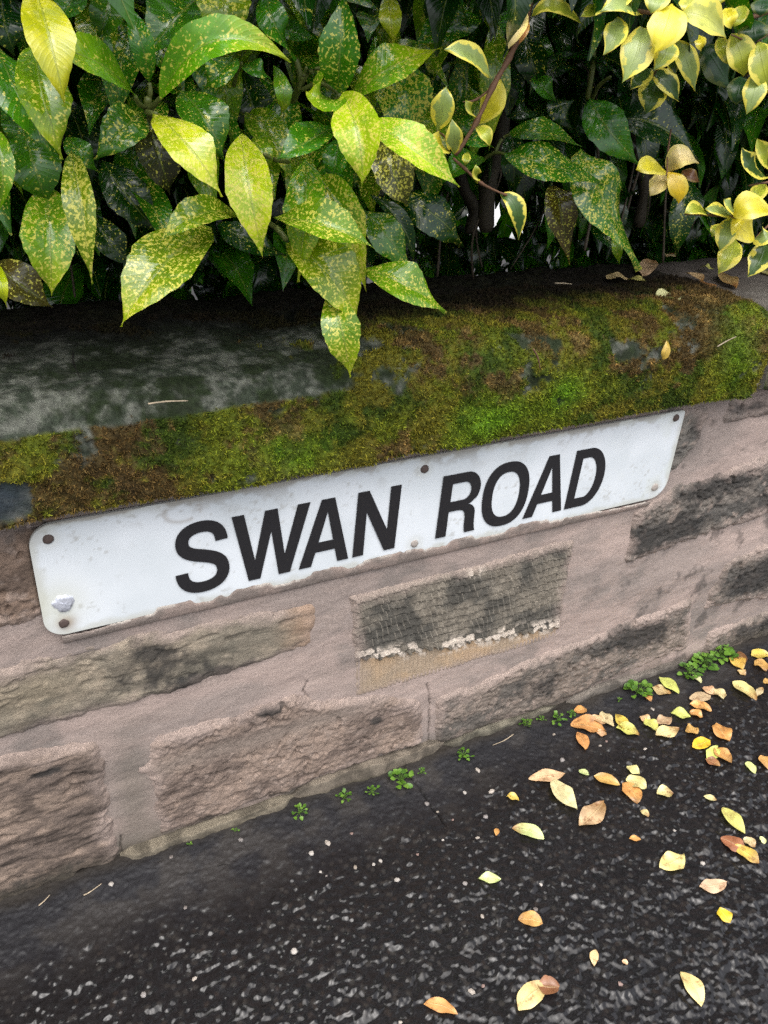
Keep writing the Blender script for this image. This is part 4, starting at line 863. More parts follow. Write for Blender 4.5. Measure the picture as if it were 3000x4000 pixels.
    if kind == 'strata_soft': col = mixc(col, (.42, .285, .20), sstep(-.185, -.135, X + .04 * (mot - .5)) * sstep(.004, -.008, sd) * .7)
    damp = sstep(.035, .0, Z + .02 * (fbm(X, Z, 40, seed + 80) - .5))  # darker foot: damp, and the shadow gap above the ledge painted in
    col = mixc(col, (.06, .05, .035), damp * .7)
    Y = behind_plate(X, Z, .003 - out)
    q = (sd < .006); q = q[:-1, :-1] & q[1:, 1:]
    place('stone', grid_mesh('stone', np.stack([X, Y, Z], -1), rgba(col), q), M_STONE, wall)

# mortar: one continuous face, hollow under each stone
def mortar_part(name, x0, x1, st):
    xs = np.arange(x0, x1 + st / 2, st); zs = np.arange(-.03, .59, st)
    X, Z = np.meshgrid(xs, zs, indexing='ij')
    y = .003 - .0040 * (fbm(X * .5, Z, 14, 301, 2) - .5) - .0032 * (fbm(X * .5, Z, 48, 302, 4, .55) - .5)
    hollow = np.zeros(X.shape)
    for poly, *_ in STONES:
        P = np.array(poly)
        if P[:, 0].max() < x0 - .02 or P[:, 0].min() > x1 + .02: continue
        hollow = np.maximum(hollow, sstep(-.016, -.036, poly_sd(X, Z, poly)))
    y = y + .018 * hollow
    # wide smears on the right between the stones
    y = y - .004 * blob(X, Z, .55, .23, .18, .05) - .003 * blob(X, Z, .36, .30, .05, .1)
    col = mixc((.43, .335, .295), (.335, .272, .243), sstep(.35, .65, fbm(X * .4, Z, 18, 305, 4)))
    col = mixc(col, (.20, .175, .158), .6 * sstep(.5, .68, fbm(X, Z, 12, 306, 4)))
    col = mixc(col, (.36, .285, .25), .5 * sstep(.55, .7, fbm(X * .3, Z, 60, 307, 4)))
    dk = blob(X, Z, -.40, .10, .03, .12) + .9 * blob(X, Z, -.40, .02, .1, .03)
    col = mixc(col, (.185, .158, .130), np.clip(dk, 0, 1) * .75)
    col = mixc(col, SOOT_SHADE, .55 * sstep(.6, .75, fbm(X, Z, 30, 309, 5, .6)) * sstep(.3, .5, X))
    col = mixc(col, (.055, .05, .042), sstep(.555, .58, Z) * .8)  # shadow line under the coping, painted into the mortar
    col = mixc(col, (.075, .065, .045), sstep(.03, .0, Z + .012 * (fbm(X, Z, 40, 311) - .5)) * .75)
    # cracks at the joints
    for pts in ([(.060, .150), (.069, .112), (.072, .06), (.076, .0)], [(-.145, .225), (-.150, .21), (-.142, .19)], [(-.425, .04), (-.428, -.02)]):
        for (ax, az), (bx, bz) in zip(pts[:-1], pts[1:]):
            ex, ez = bx - ax, bz - az
            t = np.clip(((X - ax) * ex + (Z - az) * ez) / (ex * ex + ez * ez), 0, 1)
            d = np.hypot(X - ax - t * ex + .004 * (fbm(X, Z, 90, 313) - .5), Z - az - t * ez)
            c = np.exp(-(d / .0013) ** 2); y = y + .004 * c; col = col * (1 - .45 * c[..., None])
    y = behind_plate(X, Z, y)
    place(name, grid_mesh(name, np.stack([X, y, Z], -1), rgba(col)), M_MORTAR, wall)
mortar_part('mortar', -.74, 1.02, .0021)
mortar_part('mortar', -1.78, -.74, .008)
mortar_part('mortar', 1.02, 1.78, .008)
# core of the wall, so that nothing shows through it
cv = np.array([(x, y, z) for x in (-1.78, 1.78) for y in (.03, .30) for z in (-.05, .585)])
cf = [0, 1, 3, 2, 4, 6, 7, 5, 0, 4, 5, 1, 2, 3, 7, 6, 0, 2, 6, 4, 1, 5, 7, 3]
place('wall_core', mesh_from('wall_core', cv, cf, np.arange(6) * 4, np.full(6, 4), False, np.tile((.2, .17, .15, 1.), (8, 1))), M_MORTAR, wall)

# mortar lipping over the lower edge of the plate
xs = np.arange(-.455, .445, .002); ts = np.linspace(0, 1, 12)
X, T = np.meshgrid(xs, ts, indexing='ij')
lip = .0005 + .0075 * sstep(.42, .62, fbm(X, X * 0, 22, 321, 4)) + .003 * (fbm(X, X * 0, 90, 322, 3) - .5) - .004 * sstep(.30, .40, X) - .003 * sstep(-.36, -.44, X)
Z = .396 + (PLATE[2] + lip - .396) * T
Y = -.0047 * np.sin(np.clip(T, 0, 1) * math.pi * .62) ** .8 + .003 * (T < .05) + .0012 * (fbm(X, Z, 200, 323, 3) - .5)
Y = np.where(T > .93, -.0035, Y)
c = mixc((.34, .265, .23), (.25, .205, .18), sstep(.35, .65, fbm(X, Z, 40, 324, 3)))
c = mixc(c, (.50, .45, .40), sstep(.75, 1, T) * sstep(.5, .6, fbm(X, Z, 60, 325, 3)))
place('mortar_lip', grid_mesh('mortar_lip', np.stack([X, Y, Z], -1), rgba(c)), M_MORTAR, wall)

# rough mortar ledge along the foot
def ledge(x0, x1, seed, out, hgt, colr):
    xs = np.arange(x0, x1, .002); ts = np.linspace(0, 1, 22)
    X, T = np.meshgrid(xs, ts, indexing='ij')
    end = sstep(0, .02, X - x0) * sstep(0, .03, x1 - X)
    o = out * (.35 + 1.1 * fbm(X, X * 0, 26, seed, 4)) * end
    h = hgt * (.55 + .8 * fbm(X, X * 0 + 4, 18, seed + 1, 4)) * (.3 + .7 * end)
    Y = -o * np.sin(T * math.pi * .5 + .0) ** .6
    Y = -o * np.where(T > .45, (1 - ((T - .45) / .55) ** 2.2), 1.0) - .003 * (fbm(X, T * .03, 70, seed + 2, 4) - .5) + .004 * (T > .97)
    Z = -.006 + (h + .006) * np.minimum(1, T / .6) + .002 * (fbm(X, T * .03, 90, seed + 5, 3) - .5)
    c = mixc(colr, np.array(colr) * .5, sstep(.35, .65, fbm(X, T * .03, 45, seed + 6, 4)))
    c = mixc(c, (.05, .048, .025), sstep(.25, .0, T) * .8)
    place('base_ledge', grid_mesh('base_ledge', np.stack([X, Y, Z], -1), rgba(c)), M_MORTAR, wall)
ledge(-.43, -.16, 331, .013, .012, (.20, .17, .125))
ledge(-.17, .105, 337, .012, .024, (.21, .175, .135))
ledge(.10, .34, 343, .010, .012, (.20, .18, .135))
ledge(.36, .66, 349, .008, .016, (.19, .165, .14))

# ---- coping stones with moss
def coping_profile(t):
    """t: distance along the profile from the front bottom edge -> y, z and normal"""
    pts = [(.012, .583), (-.024, .580), (-.031, .586), (-.033, .61), (-.033, .655), (-.030, .680), (-.020, .698), (-.003, .708), (.03, .711), (.10, .712), (.20, .708), (.30, .70), (.318, .69), (.32, .60)]
    pts = np.array(pts); L = np.concatenate([[0], np.cumsum(np.hypot(*np.diff(pts, axis=0).T))])
    tt = t * L[-1]
    y = np.interp(tt, L, pts[:, 0]); z = np.interp(tt, L, pts[:, 1])
    return y, z, L[-1]
def build_coping(x0, x1, st, seed, main):
    nt_ = int(.56 / st)
    xs = np.arange(x0, x1 + st / 2, st); ts = np.linspace(0, 1, nt_)
    ts = np.convolve(np.concatenate([[0] * 2, ts, [1] * 2]), np.ones(5) / 5, 'valid')
    X, T = np.meshgrid(xs, ts, indexing='ij')
    # smoothed profile
    tf = np.linspace(0, 1, 600); py, pz, LEN = coping_profile(tf)
    ker = np.ones(21) / 21
    py = np.convolve(np.pad(py, 10, 'edge'), ker, 'valid'); pz = np.convolve(np.pad(pz, 10, 'edge'), ker, 'valid')
    Y = np.interp(T, tf, py); Z = np.interp(T, tf, pz)
    ny = np.gradient(pz, tf); nz = -np.gradient(py, tf); nl = np.hypot(ny, nz); ny, nz = -ny / nl, -nz / nl
    NY = np.interp(T, tf, ny); NZ = np.interp(T, tf, nz)
    S = T * LEN                                              # metres up the face then back over the top
    wob = .022 * (fbm(X, S, 5, seed, 2) - .5) + .009 * (fbm(X, S, 18, seed + 1, 3) - .5)
    top = sstep(.09, .14, S)                                 # 0 front face, 1 top
    # where bare stone shows
    n1 = fbm(X, S, 22, seed + 3, 6, .66); n2 = fbm(X * .6, S, 9, seed + 4, 3)
    bare_left = .95 * sstep(.12, -.26, X + .25 * (n2 - .5)) * sstep(.125, .150, S + .05 * (n1 - .5)) * sstep(.42, .28, S)
    bare_arris = np.exp(-((S - .152 - .05 * (n2 - .5)) / .013) ** 2) * sstep(.42, .58, fbm(X, S, 13, seed + 33, 3)) * sstep(-.1, .02, X) * sstep(.42, .25, X)
    bare_blue = 1.2 * blob(X, S, -.50, .075, .045, .03)
    bare = bare_left * 1.15 + bare_arris * .85 + bare_blue
    moss = np.clip(1.08 - bare + 2.3 * (n1 - .5), 0, 1)
    moss = sstep(.42, .68, moss) if main else sstep(.75, .95, n1 + .3 * (1 - top))
    cush = fbm(X, S, 60, seed + 5, 4, .6)
    disp = wob + moss * (.0022 + .011 * (cush - .40) + .0035 * (fbm(X, S, 260, seed + 6, 2) - .5)) + .002 * (fbm(X, S, 120, seed + 7, 4) - .5)
    under = sstep(.035, .05, S); disp = disp * under
    if main: endr = .010 * (sstep(.02, 0, X - x0) + sstep(.02, 0, x1 - X))
    else: endr = .006 * (sstep(.02, 0, X - x0) + sstep(.02, 0, x1 - X))
    disp = disp - endr
    Xd = X + .005 * (fbm(S, X * 0, 22, seed + 9, 3) - .5)
    Yd = Y + NY * disp; Zd = Z + NZ * disp
    # bare stone colour
    c = mixc((.040, .050, .034), (.150, .155, .130), sstep(.35, .68, fbm(X, S, 60, seed + 11, 5, .65)))
    c = mixc(c, (.016, .026, .008), .9 * sstep(.44, .60, fbm(X, S, 24, seed + 12, 5, .6)))
    c = mixc(c, (.006, .0055, .0045), sstep(.24, .36, S + .06 * (n1 - .5)) * .95)  # back of the top blackened: shade under the hedge put into the colour
    c = c * (.45 + 1.1 * fbm(X, S, 190, seed + 18, 3))[..., None]
    c = mixc(c, (.03, .04, .055), np.clip(bare_blue, 0, 1) * .8)
    if not main: c = mixc(c, (.15, .125, .11), .7)
    # moss colours
    g = fbm(X, S, 16, seed + 13, 6, .68)
    mg = mixc((.035, .060, .006), (.105, .130, .010), sstep(.38, .60, g))
    mg = mixc(mg, (.130, .118, .014), .8 * sstep(.45, .60, fbm(X, S, 19, seed + 14, 6, .68)))
    br = sstep(.60, .72, fbm(X, S, 18, seed + 15, 6, .68) + .17 * blob(X, S, -.30, .085, .16, .05) + .12 * blob(X, S, -.46, .05, .08, .05) + .16 * sstep(.30, .5, X) * top + .12 * top)
    mg = mixc(mg, (.075, .042, .020), br * .8)
    mg = mixc(mg, (.20, .135, .045), .7 * sstep(.60, .70, fbm(X, S, 40, seed + 16, 3)) * br)
    mg = mixc(mg, (.007, .0055, .004), .94 * sstep(.21, .31, S + .03 * (n1 - .5)))          # rear moss near black: leaf mould plus painted hedge shade
    mg = mixc(mg, (.085, .19, .008), .9 * np.clip(blob(X, S, .20, .10, .035, .03) + blob(X, S, .09, .075, .05, .03) + .7 * blob(X, S, .50, .12, .04, .05) + .6 * blob(X, S, -.18, .07, .05, .03), 0, 1))
    mg = mg * (.55 + .9 * fbm(X, S, 320, seed + 17, 2))[..., None]
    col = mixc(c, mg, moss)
    col = mixc(col, (.03, .026, .02), sstep(.055, .035, S) * .8)  # underside and lower lip darkened: shade painted into the colour
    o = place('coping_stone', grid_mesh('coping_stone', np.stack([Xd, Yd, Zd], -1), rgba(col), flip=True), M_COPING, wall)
    # end faces
    for xe, row in ((x0, 0), (x1, -1)):
        ring = np.stack([Xd[row], Yd[row], Zd[row]], -1); n = len(ring)
        me = mesh_from('end_face', ring, np.arange(n), [0], [n], False, rgba(np.tile((.15, .14, .12), (n, 1))))
        place('end_face', me, M_COPING, o)
    if not main: return o
    # moss shoots
    N = 150000
    ii = rng.integers(0, X.shape[0], N); jj = rng.integers(0, X.shape[1], N)
    ok = (moss[ii, jj] > rng.uniform(.25, 1.0, N)) & (S[ii, jj] > .04) & (S[ii, jj] < .36)
    ii, jj = ii[ok], jj[ok]; n = len(ii)
    base = np.stack([Xd[ii, jj], Yd[ii, jj], Zd[ii, jj]], -1) + rng.uniform(-st, st, (n, 3)) * np.array([1, .3, .3])
    nor = np.stack([np.zeros(n), NY[ii, jj], NZ[ii, jj]], -1)
    colr = mg[ii, jj]
    V, C_ = [], []
    for b_ in range(3):
        d = nor + rng.normal(0, .75, (n, 3)) + np.array([0, 0, .25]); d /= np.linalg.norm(d, axis=1)[:, None]
        s = np.cross(d, rng.normal(0, 1, (n, 3))); s /= np.linalg.norm(s, axis=1)[:, None] + 1e-9
        ln = rng.uniform(.002, .0056, (n, 1)); w = rng.uniform(.0005, .0012, (n, 1))
        V.append(np.stack([base - s * w, base + s * w, base + d * ln], 1))
        k = rng.uniform(.6, 2.0, (n, 1))
        hue = rng.uniform(0, 1, (n, 1))
        cc = colr * k * (1 + hue * np.array([.35, .15, 0.0]))
        C_.append(np.stack([cc * .8, cc * .8, cc * 1.25], 1))
    V = np.concatenate(V).reshape(-1, 3); C_ = rgba(np.concatenate(C_).reshape(-1, 3))
    me = mesh_from('moss', V, np.arange(len(V)), np.arange(len(V) // 3) * 3, np.full(len(V) // 3, 3), False, C_)
    mo = place('moss', me, M_MOSS, o)
    mo['kind'] = 'stuff'
    return o
build_coping(-.775, .578, .0021, 401, True)
build_coping(.600, 1.78, .006, 431, False)
build_coping(-1.78, -.79, .006, 461, False)
for xj in (.589, -.7825):
    v = np.array([(x, y, z) for x in (xj - .012, xj + .012) for y in (-.018, .30) for z in (.585, .694)])
    place('coping_joint', mesh_from('coping_joint', v, cf, np.arange(6) * 4, np.full(6, 4), False, np.tile((.19, .165, .15, 1.), (8, 1))), M_MORTAR, wall)

# ================================================================== street name plate
sign = thing('street_name_sign', 'white street name plate reading SWAN ROAD screwed to the wall under the coping', 'sign', (0, -.002, .4117))
x0, x1, z0, z1 = PLATE
RAD = {'tl': .027, 'bl': .024, 'tr': .006, 'br': .030}
zs = np.concatenate([np.linspace(0, .03, 30) ** 1.6 / .03 ** .6, np.linspace(.033, .117, 44), .15 - (np.linspace(.03, 0, 30) ** 1.6 / .03 ** .6)])
def edge_x(z, rb, rt):
    if z < rb: return rb - math.sqrt(max(0, rb * rb - (rb - z) ** 2))
    if z > .15 - rt: return rt - math.sqrt(max(0, rt * rt - (z - .15 + rt) ** 2))
    return 0.0
rows = []
us = np.linspace(0, 1, 420)
for z in zs:
    l = x0 + edge_x(z, RAD['bl'], RAD['tl']); r = x1 - edge_x(z, RAD['br'], RAD['tr'])
    rows.append(np.stack([l + (r - l) * us, np.full_like(us, 0), np.full_like(us, z0 + z)], -1))
P = np.array(rows).transpose(1, 0, 2)
X, Z = P[..., 0], P[..., 2]
bow = -.0035 - .0012 * (fbm(X, Z, 6, 501, 2) - .5)
P[..., 1] = bow
NAILS = [(-.4517, .5432, 'rust'), (-.4507, .4278, 'brown'), (.0164, .5432, 'rust'), (.0106, .4281, 'grey'), (.4547, .5511, 'rust'), (.4460, .4320, 'pale')]
c = mixc((.70, .735, .77), (.62, .66, .69), sstep(.35, .7, fbm(X, Z, 9, 502, 4)))
spk = sstep(.70, .76, fbm(X, Z, 170, 503, 2)) * sstep(.45, .7, fbm(X, Z, 25, 504, 3))
c = mixc(c, (.42, .42, .40), spk * .55)
edge = np.minimum(np.minimum(X - x0, x1 - X), np.minimum(Z - z0, z1 - Z))
c = mixc(c, (.45, .44, .36), sstep(.012, .0, edge + .012 * (fbm(X, Z, 60, 505, 4) - .45)) * .55)
c = mixc(c, (.30, .27, .23), sstep(.5, .62, fbm(X, Z, 45, 506, 4) + .35 * np.exp(-(z1 - Z) / .006) - .12) * np.exp(-(z1 - Z) / .014) * .8)
for nx, nz, k in NAILS:
    d = np.hypot(X - nx, Z - nz)
    c = mixc(c, (.50, .50, .44), np.exp(-(d / .014) ** 4) * .35)
    if k == 'brown': c = mixc(c, (.27, .17, .11), np.exp(-(np.hypot(X - nx - .003, Z - nz) / .010) ** 2) * .85)
    if k == 'pale': c = mixc(c, (.45, .42, .38), np.exp(-(d / .010) ** 2) * .6)
c = mixc(c, (.55, .55, .42), np.clip(blob(X, Z, -.455, .455, .03, .03), 0, 1) * .55)
ring = np.exp(-((np.hypot((X + .305) / 1.6, Z - .546) - .013) / .0022) ** 2) * (fbm(X, Z, 60, 507, 3) > .45) * (Z < .553)
c = mixc(c, (.38, .35, .32), np.clip(ring, 0, 1) * .6)
ghost = sstep(.56, .70, fbm(X, Z, 32, 508, 4)) * .25 * sstep(.3, .45, X)
c = mixc(c, (.60, .64, .58), ghost)
place('plate', grid_mesh('plate', P, rgba(c)), M_PLATE, sign)
# rim of the plate
loop = [tuple(P[0, j]) for j in range(len(zs))] + [tuple(P[i, -1]) for i in range(1, len(us))] + [tuple(P[-1, j]) for j in range(len(zs) - 2, -1, -1)] + [tuple(P[i, 0]) for i in range(len(us) - 2, 0, -1)]
L = np.array(loop); n = len(L)
R_ = np.stack([L, L + np.array([0, .0042, 0])], 0)
R_ = np.concatenate([R_, R_[:, :1]], 1)
place('rim', grid_mesh('rim', R_, rgba(np.tile((.5, .5, .47), (2, n + 1, 1)))), M_PLATE, sign)

# ---- letters (x, z) in millimetres
ZB, ZT = 429.5, 527.0
def arc(cx, cz, rx, rz, a0, a1, n=18):
    return [(cx + rx * math.cos(math.radians(a0 + (a1 - a0) * i / n)), cz + rz * math.sin(math.radians(a0 + (a1 - a0) * i / n))) for i in range(n + 1)]
def sup(cx, cz, rx, rz, e=2.35, n=64):
    o = []
    for i in range(n):
        a = 2 * math.pi * i / n; ca, sa = math.cos(a), math.sin(a)
        o.append((cx + rx * math.copysign(abs(ca) ** (2 / e), ca), cz + rz * math.copysign(abs(sa) ** (2 / e), sa)))
    return o
def stroke(center, w):
    """closed outline around a smooth centre line"""
    c = np.array(center); d = np.gradient(c, axis=0); d /= np.linalg.norm(d, axis=1)[:, None]
    nrm = np.stack([-d[:, 1], d[:, 0]], -1); w = np.asarray(w)[:, None] / 2
    return [tuple(p) for p in np.concatenate([c + nrm * w, (c - nrm * w)[::-1]])]
def bez(p, n=10):
    o = []
    for k in range(0, len(p) - 1, 3):
        a, b, c_, d = [np.array(q, float) for q in p[k:k + 4]]
        for i in range(n + (k + 4 >= len(p))):
            t = i / n; o.append(tuple(a * (1 - t) ** 3 + 3 * b * t * (1 - t) ** 2 + 3 * c_ * t * t * (1 - t) + d * t ** 3))
    return o
s_mid = bez([(-260.6, 499.0), (-260.8, 514), (-269, 522.3), (-283.5, 522.3), (-299, 522.3), (-308.6, 514.5), (-308.6, 502.5), (-308.6, 489), (-297, 485.5), (-284.8, 481.4), (-270, 476.5), (-260.2, 472), (-260.2, 457.5), (-260.2, 444), (-271, 436.3), (-286.5, 436.3), (-302.5, 436.3), (-311.3, 445), (-311.3, 460.6)], 14)
m_ = len(s_mid); u_ = np.linspace(0, 1, m_)
s_w = 15.2 + 2.2 * np.exp(-((u_ - .5) / .13) ** 2)
def Aglyph(o):
    return ([(o - 130.0, ZT), (o - 112.0, ZT), (o - 88.6 - 2, ZB), (o - 106.4, ZB), (o - 110.6, 450), (o - 138.0, 450), (o - 143.9, ZB), (o - 160.8, ZB)], [[(o - 121.6, 508.5), (o - 113.3, 464.5), (o - 133.9, 464.5)]])
GLYPHS = [
    (stroke(s_mid, s_w), []),
    ([(-247.0, ZT), (-231.6, ZT), (-219.3, 458), (-204.8, ZT), (-188.8, ZT), (-180.0, 458), (-162.2, ZT), (-145.6, ZT), (-173.0, ZB), (-188.3, ZB), (-197.4, 497), (-213.0, ZB), (-228.3, ZB)], []),
    Aglyph(0.0),
    ([(-79.6, ZT), (-63.6, ZT), (-34.4, 461.5), (-32.4, ZT), (-17.0, ZT), (-21.5, ZB), (-37.4, ZB), (-66.3, 495.5), (-68.8, ZB), (-84.4, ZB)], []),
    ([(46.4, ZT)] + [(86, ZT)] + arc(86, 500.5, 22.5, 26.5, 88, -40, 16) + bez([(100.5, 482), (97.5, 478.5), (94, 476), (91.0, 475.6), (99.5, 474), (103.6, 468), (103.8, 459.5), (103.8, 448), (104.2, 436), (106.8, ZB)], 6) + [(90.0, ZB)] + bez([(88.6, 436), (87.7, 446), (88.2, 450), (87.9, 456), (87.6, 464), (84.0, 468.5), (75.5, 468.7)], 6) + [(60.4, 468.7), (59.4, ZB), (42.8, ZB)],
     [[(62.4, 512.3), (82.5, 512.3)] + arc(82.5, 498.3, 11.2, 14, 88, -88, 12) + [(82.5, 484.2), (61.4, 484.2)]]),
    (sup(153.6, 478.2, 39.2, 51.8), [sup(153.7, 478.0, 23.2, 36.2)]),
    Aglyph(351.2),
    ([(270.4, ZT), (298, ZT)] + arc(298, 478.25, 34.0, 48.75, 86, -86, 26) + [(298, ZB), (266.2, ZB)], [[(284.9, 512.0), (297, 512.0)] + arc(297, 478.3, 18.6, 33.7, 86, -86, 22) + [(297, 445.0), (282.0, 445.0)]]),
]
NAMES = 'SWANROAD'
for (outer, holes), ch in zip(GLYPHS, NAMES):
    cu = bpy.data.curves.new('letter', 'CURVE'); cu.dimensions = '2D'; cu.fill_mode = 'BOTH'; cu.extrude = .00025
    for ring_ in [outer] + holes:
        sp = cu.splines.new('POLY'); sp.points.add(len(ring_) - 1)
        for q, (px_, pz_) in zip(sp.points, ring_): q.co = (px_ / 1000, pz_ / 1000, 0, 1)
        sp.use_cyclic_u = True
    tmp = bpy.data.objects.new('tmp_letter', cu); COL.objects.link(tmp)
    bpy.context.view_layer.update()
    me = bpy.data.meshes.new_from_object(tmp.evaluated_get(bpy.context.evaluated_depsgraph_get()))
    bpy.data.objects.remove(tmp); me.name = 'letter'
    n = len(me.vertices); co = np.zeros(n * 3, np.float32); me.vertices.foreach_get('co', co); co = co.reshape(-1, 3)
    new = np.stack([co[:, 0], -.0047 - co[:, 2], co[:, 1]], -1)
    me.vertices.foreach_set('co', new.astype(np.float32).ravel()); me.update()
    o = place('letter', me, M_LETTER, sign)
    o['label'] = 'black capital letter ' + ch

def dome(rad, hgt, n=16, rings=5, rough=0.0, seed=0, slot=False):
    rr = random.Random(seed); V = [(0, -hgt, 0)]; F = []
    for k in range(1, rings + 1):
        t = k / rings
        for s in range(n):
            a = 2 * math.pi * s / n; r = rad * t * (1 + rough * (rr.random() - .5))
            V.append((r * math.cos(a), -hgt * (1 - t ** 3) * (1 + rough * (rr.random() - .5)) + (.002 if k == rings else 0), r * math.sin(a)))
    flat, st, tot = [], [], []
    for s in range(n):
        st.append(len(flat)); flat += [0, 1 + s, 1 + (s + 1) % n]; tot.append(3)
    for k in range(rings - 1):
        for s in range(n):
            a = 1 + k * n; b = a + n
            st.append(len(flat)); flat += [a + s, b + s, b + (s + 1) % n, a + (s + 1) % n]; tot.append(4)
    return mesh_from('screw_head', V, flat, st, tot, True)
for i, (nx, nz, k) in enumerate(NAILS):
    r_, m_, lab = {'rust': (.0066, M_RUST, None), 'brown': (.0066, M_RUST, 'rusty screw head with a brown stain round it'), 'grey': (.0062, M_PALE_RUST, 'chipped grey screw head'), 'pale': (.0075, M_PALE_RUST, 'pale painted over screw head')}[k]
    o = place('screw_head', dome(r_, .0022 if k == 'rust' else .0016, rough=.10 if k == 'rust' else .25, seed=i), m_, sign, (nx, -.0042, nz))
    if lab: o['label'] = lab
o = place('sealant_patch', dome(.0128, .0022, 22, 8, .4, 9), M_SILVER, sign, (-.447, -.0038, .4559))
o['label'] = 'crinkled silver patch'

# ================================================================== leaves
def leaf_mesh(name, B, Mm, T, W, up, colr, speck, fold=.25, wave=.03, teeth=0.0, shape='aucuba', nu=22, nv=4, seed=0, view=None, tipcol=None, curl=0.0, tilt=.0):
    """a leaf blade along the curve B-M-T (world coordinates), its upper side turned between the viewer's side and the sky"""
    r = random.Random(seed)
    B, Mm, T = Vector(B), Vector(Mm), Vector(T)
    ctrl = 2 * Mm - .5 * (B + T)
    V, UV, C_ = [], [], []
    length = (T - B).length
    n_pref = None
    lean = Vector((r.gauss(0, tilt), r.gauss(0, tilt), r.gauss(0, tilt)))
    ph = r.uniform(0, 6)
    for i in range(nu + 1):
        s = i / nu
        p = B * (1 - s) ** 2 + ctrl * 2 * s * (1 - s) + T * s * s
        tan = ((ctrl - B) * (1 - s) + (T - ctrl) * s).normalized()
        if view is None: nd = Vector((0, 0, 1))
        else: nd = ((view - p).normalized() + Vector((0, 0, up)) + lean).normalized()
        side = tan.cross(nd)
        if side.length < .05: side = n_pref or Vector((1, 0, 0))
        side.normalize()
        if n_pref is not None and side.dot(n_pref) < 0: side = -side
        n_pref = side
        nor = side.cross(tan).normalized()
        if nor.dot(nd) < 0: nor = -nor
        if shape == 'aucuba':
            w = math.sin(math.pi * s ** .86) ** (.92 + .50 * s) if 0 < s < 1 else 0
            w = max(w, .035 if s < .05 else .0)
        elif shape == 'privet':
            w = math.sin(math.pi * s ** .90) ** (.82 + .40 * s) if 0 < s < 1 else 0
            w = max(w, .05 if s < .05 else 0)
        else:
            w = math.sin(math.pi * s ** .92) ** .84 if 0 < s < 1 else 0
            w = max(w, .06 if s < .06 else 0)
        tooth = 0.0
        if teeth and .42 < s < .95:
            f = (s * 9.0 + ph) % 1.0
            tooth = teeth * (f - .3)
        for j in range(-nv, nv + 1):
            x = j / nv
            ww = w * (1 + (tooth if abs(j) == nv else 0) + .03 * math.sin(ph * 3 + s * 17 + j))
            half = W * .5 * ww
            lift = fold * abs(x) * half + wave * W * abs(x) ** 2 * math.sin(s * 9 + ph + (2 if x > 0 else 0)) - curl * W * (x * x) - .25 * curl * W * s ** 3
            q = p + side * (x * half) + nor * lift
            V.append(tuple(q - B)); UV.append((x, s))
            cc = list(colr)
            if tipcol is not None:
                t = max(0, min(1, (s - .55) / .4 + .35 * (r.random() - .5)))
                cc = [a * (1 - t) + b * t for a, b in zip(cc, tipcol)]
            C_.append((*cc, speck))
    m = 2 * nv + 1
    P = np.array(V).reshape(nu + 1, m, 3)
    return grid_mesh(name, P, np.array(C_).reshape(nu + 1, m, 4), uv=np.array(UV).reshape(nu + 1, m, 2))

AC = {'yel': (.42, .54, .012), 'ygr': (.15, .31, .006), 'grn': (.048, .21, .006), 'dk': (.008, .052, .004), 'brn': (.105, .095, .016), 'brd': (.05, .042, .012)}  # dk: old-leaf green that also paints the shade inside the hedge
PC = {'yg': ((.36, .42, .04), .9), 'ye': ((.72, .64, .04), 1.0), 'cg': ((.30, .40, .12), 1.0), 'gy': ((.05, .11, .02), 1.0), 'cy': ((.46, .50, .10), 1.0), 'dg': ((.02, .075, .018), .1), 'pe': ((.78, .64, .30), .3), 'or': ((.55, .24, .08), .2), 'or2': ((.80, .56, .03), .3), 'br': ((.14, .06, .025), .1)}

shrub = thing('spotted_laurel', 'glossy green shrub with long yellow speckled leaves overhanging the wall', 'shrub', (.0, .45, .46))
for i, (B, Mm, T, W, ck, sp, up) in enumerate(AUCUBA):
    r = random.Random(900 + i)
    c = tuple(v * r.uniform(.85, 1.15) for v in AC[ck])
    if ck == 'dk': sp *= .7
    tip = AC['yel'] if ck == 'ygr' and r.random() < .6 else None
    me = leaf_mesh('leaf', B, Mm, T, W * 1.12, up, c, sp, fold=r.uniform(.18, .60), wave=r.uniform(.02, .06), teeth=.11, seed=i, view=CAM, tipcol=tip, curl=r.uniform(-.02, .12), tilt=.15)
    o = place('leaf', me, M_AUCUBA, shrub, B)
    if ck in ('brn', 'brd'): o['label'] = 'dull brownish leaf'
for i, (pts, r_) in enumerate(AUCUBA_STEMS):
    thick = r_ > .006
    V, fl, st, tt, cc = tube(pts, r_, r_ * .8, 8, (.035, .028, .018) if thick else (.10, .12, .03), .12, i)
    place('stem', mesh_from('stem', V, fl, st, tt, True, cc), M_BARK if thick else M_WEED, shrub)

# more leaves of the same shrub further in; a clear line of sight stays open to the bright ground behind
GAPS = [(np.array([.0708, 0, .8587]), np.array([.5471, .8173, -.1810]), .002), (np.array([.02, 0, .858]), np.array([.50, .85, -.17]), -.014)]
def clear(p, ln=.04):
    for a, d, rad in GAPS:
        t = (p[1] - a[1]) / d[1]
        q = a + d * t
        if np.hypot(q[0] - p[0], q[2] - p[2]) < rad + ln * .65: return False
    return True
protos = []
for k in range(12):
    r = random.Random(50 + k)
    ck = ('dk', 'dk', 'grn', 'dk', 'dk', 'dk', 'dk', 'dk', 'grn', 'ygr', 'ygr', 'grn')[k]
    ln = r.uniform(.075, .11)
    protos.append((leaf_mesh('leaf', (0, 0, 0), (0, ln * .5, .012), (0, ln, -.01), ln * r.uniform(.36, .46), 1, AC[ck], r.uniform(.3, .6) if k >= 8 else r.uniform(.05, .35), fold=.3, wave=.05, teeth=.12, nu=10, nv=2, seed=k), ln))
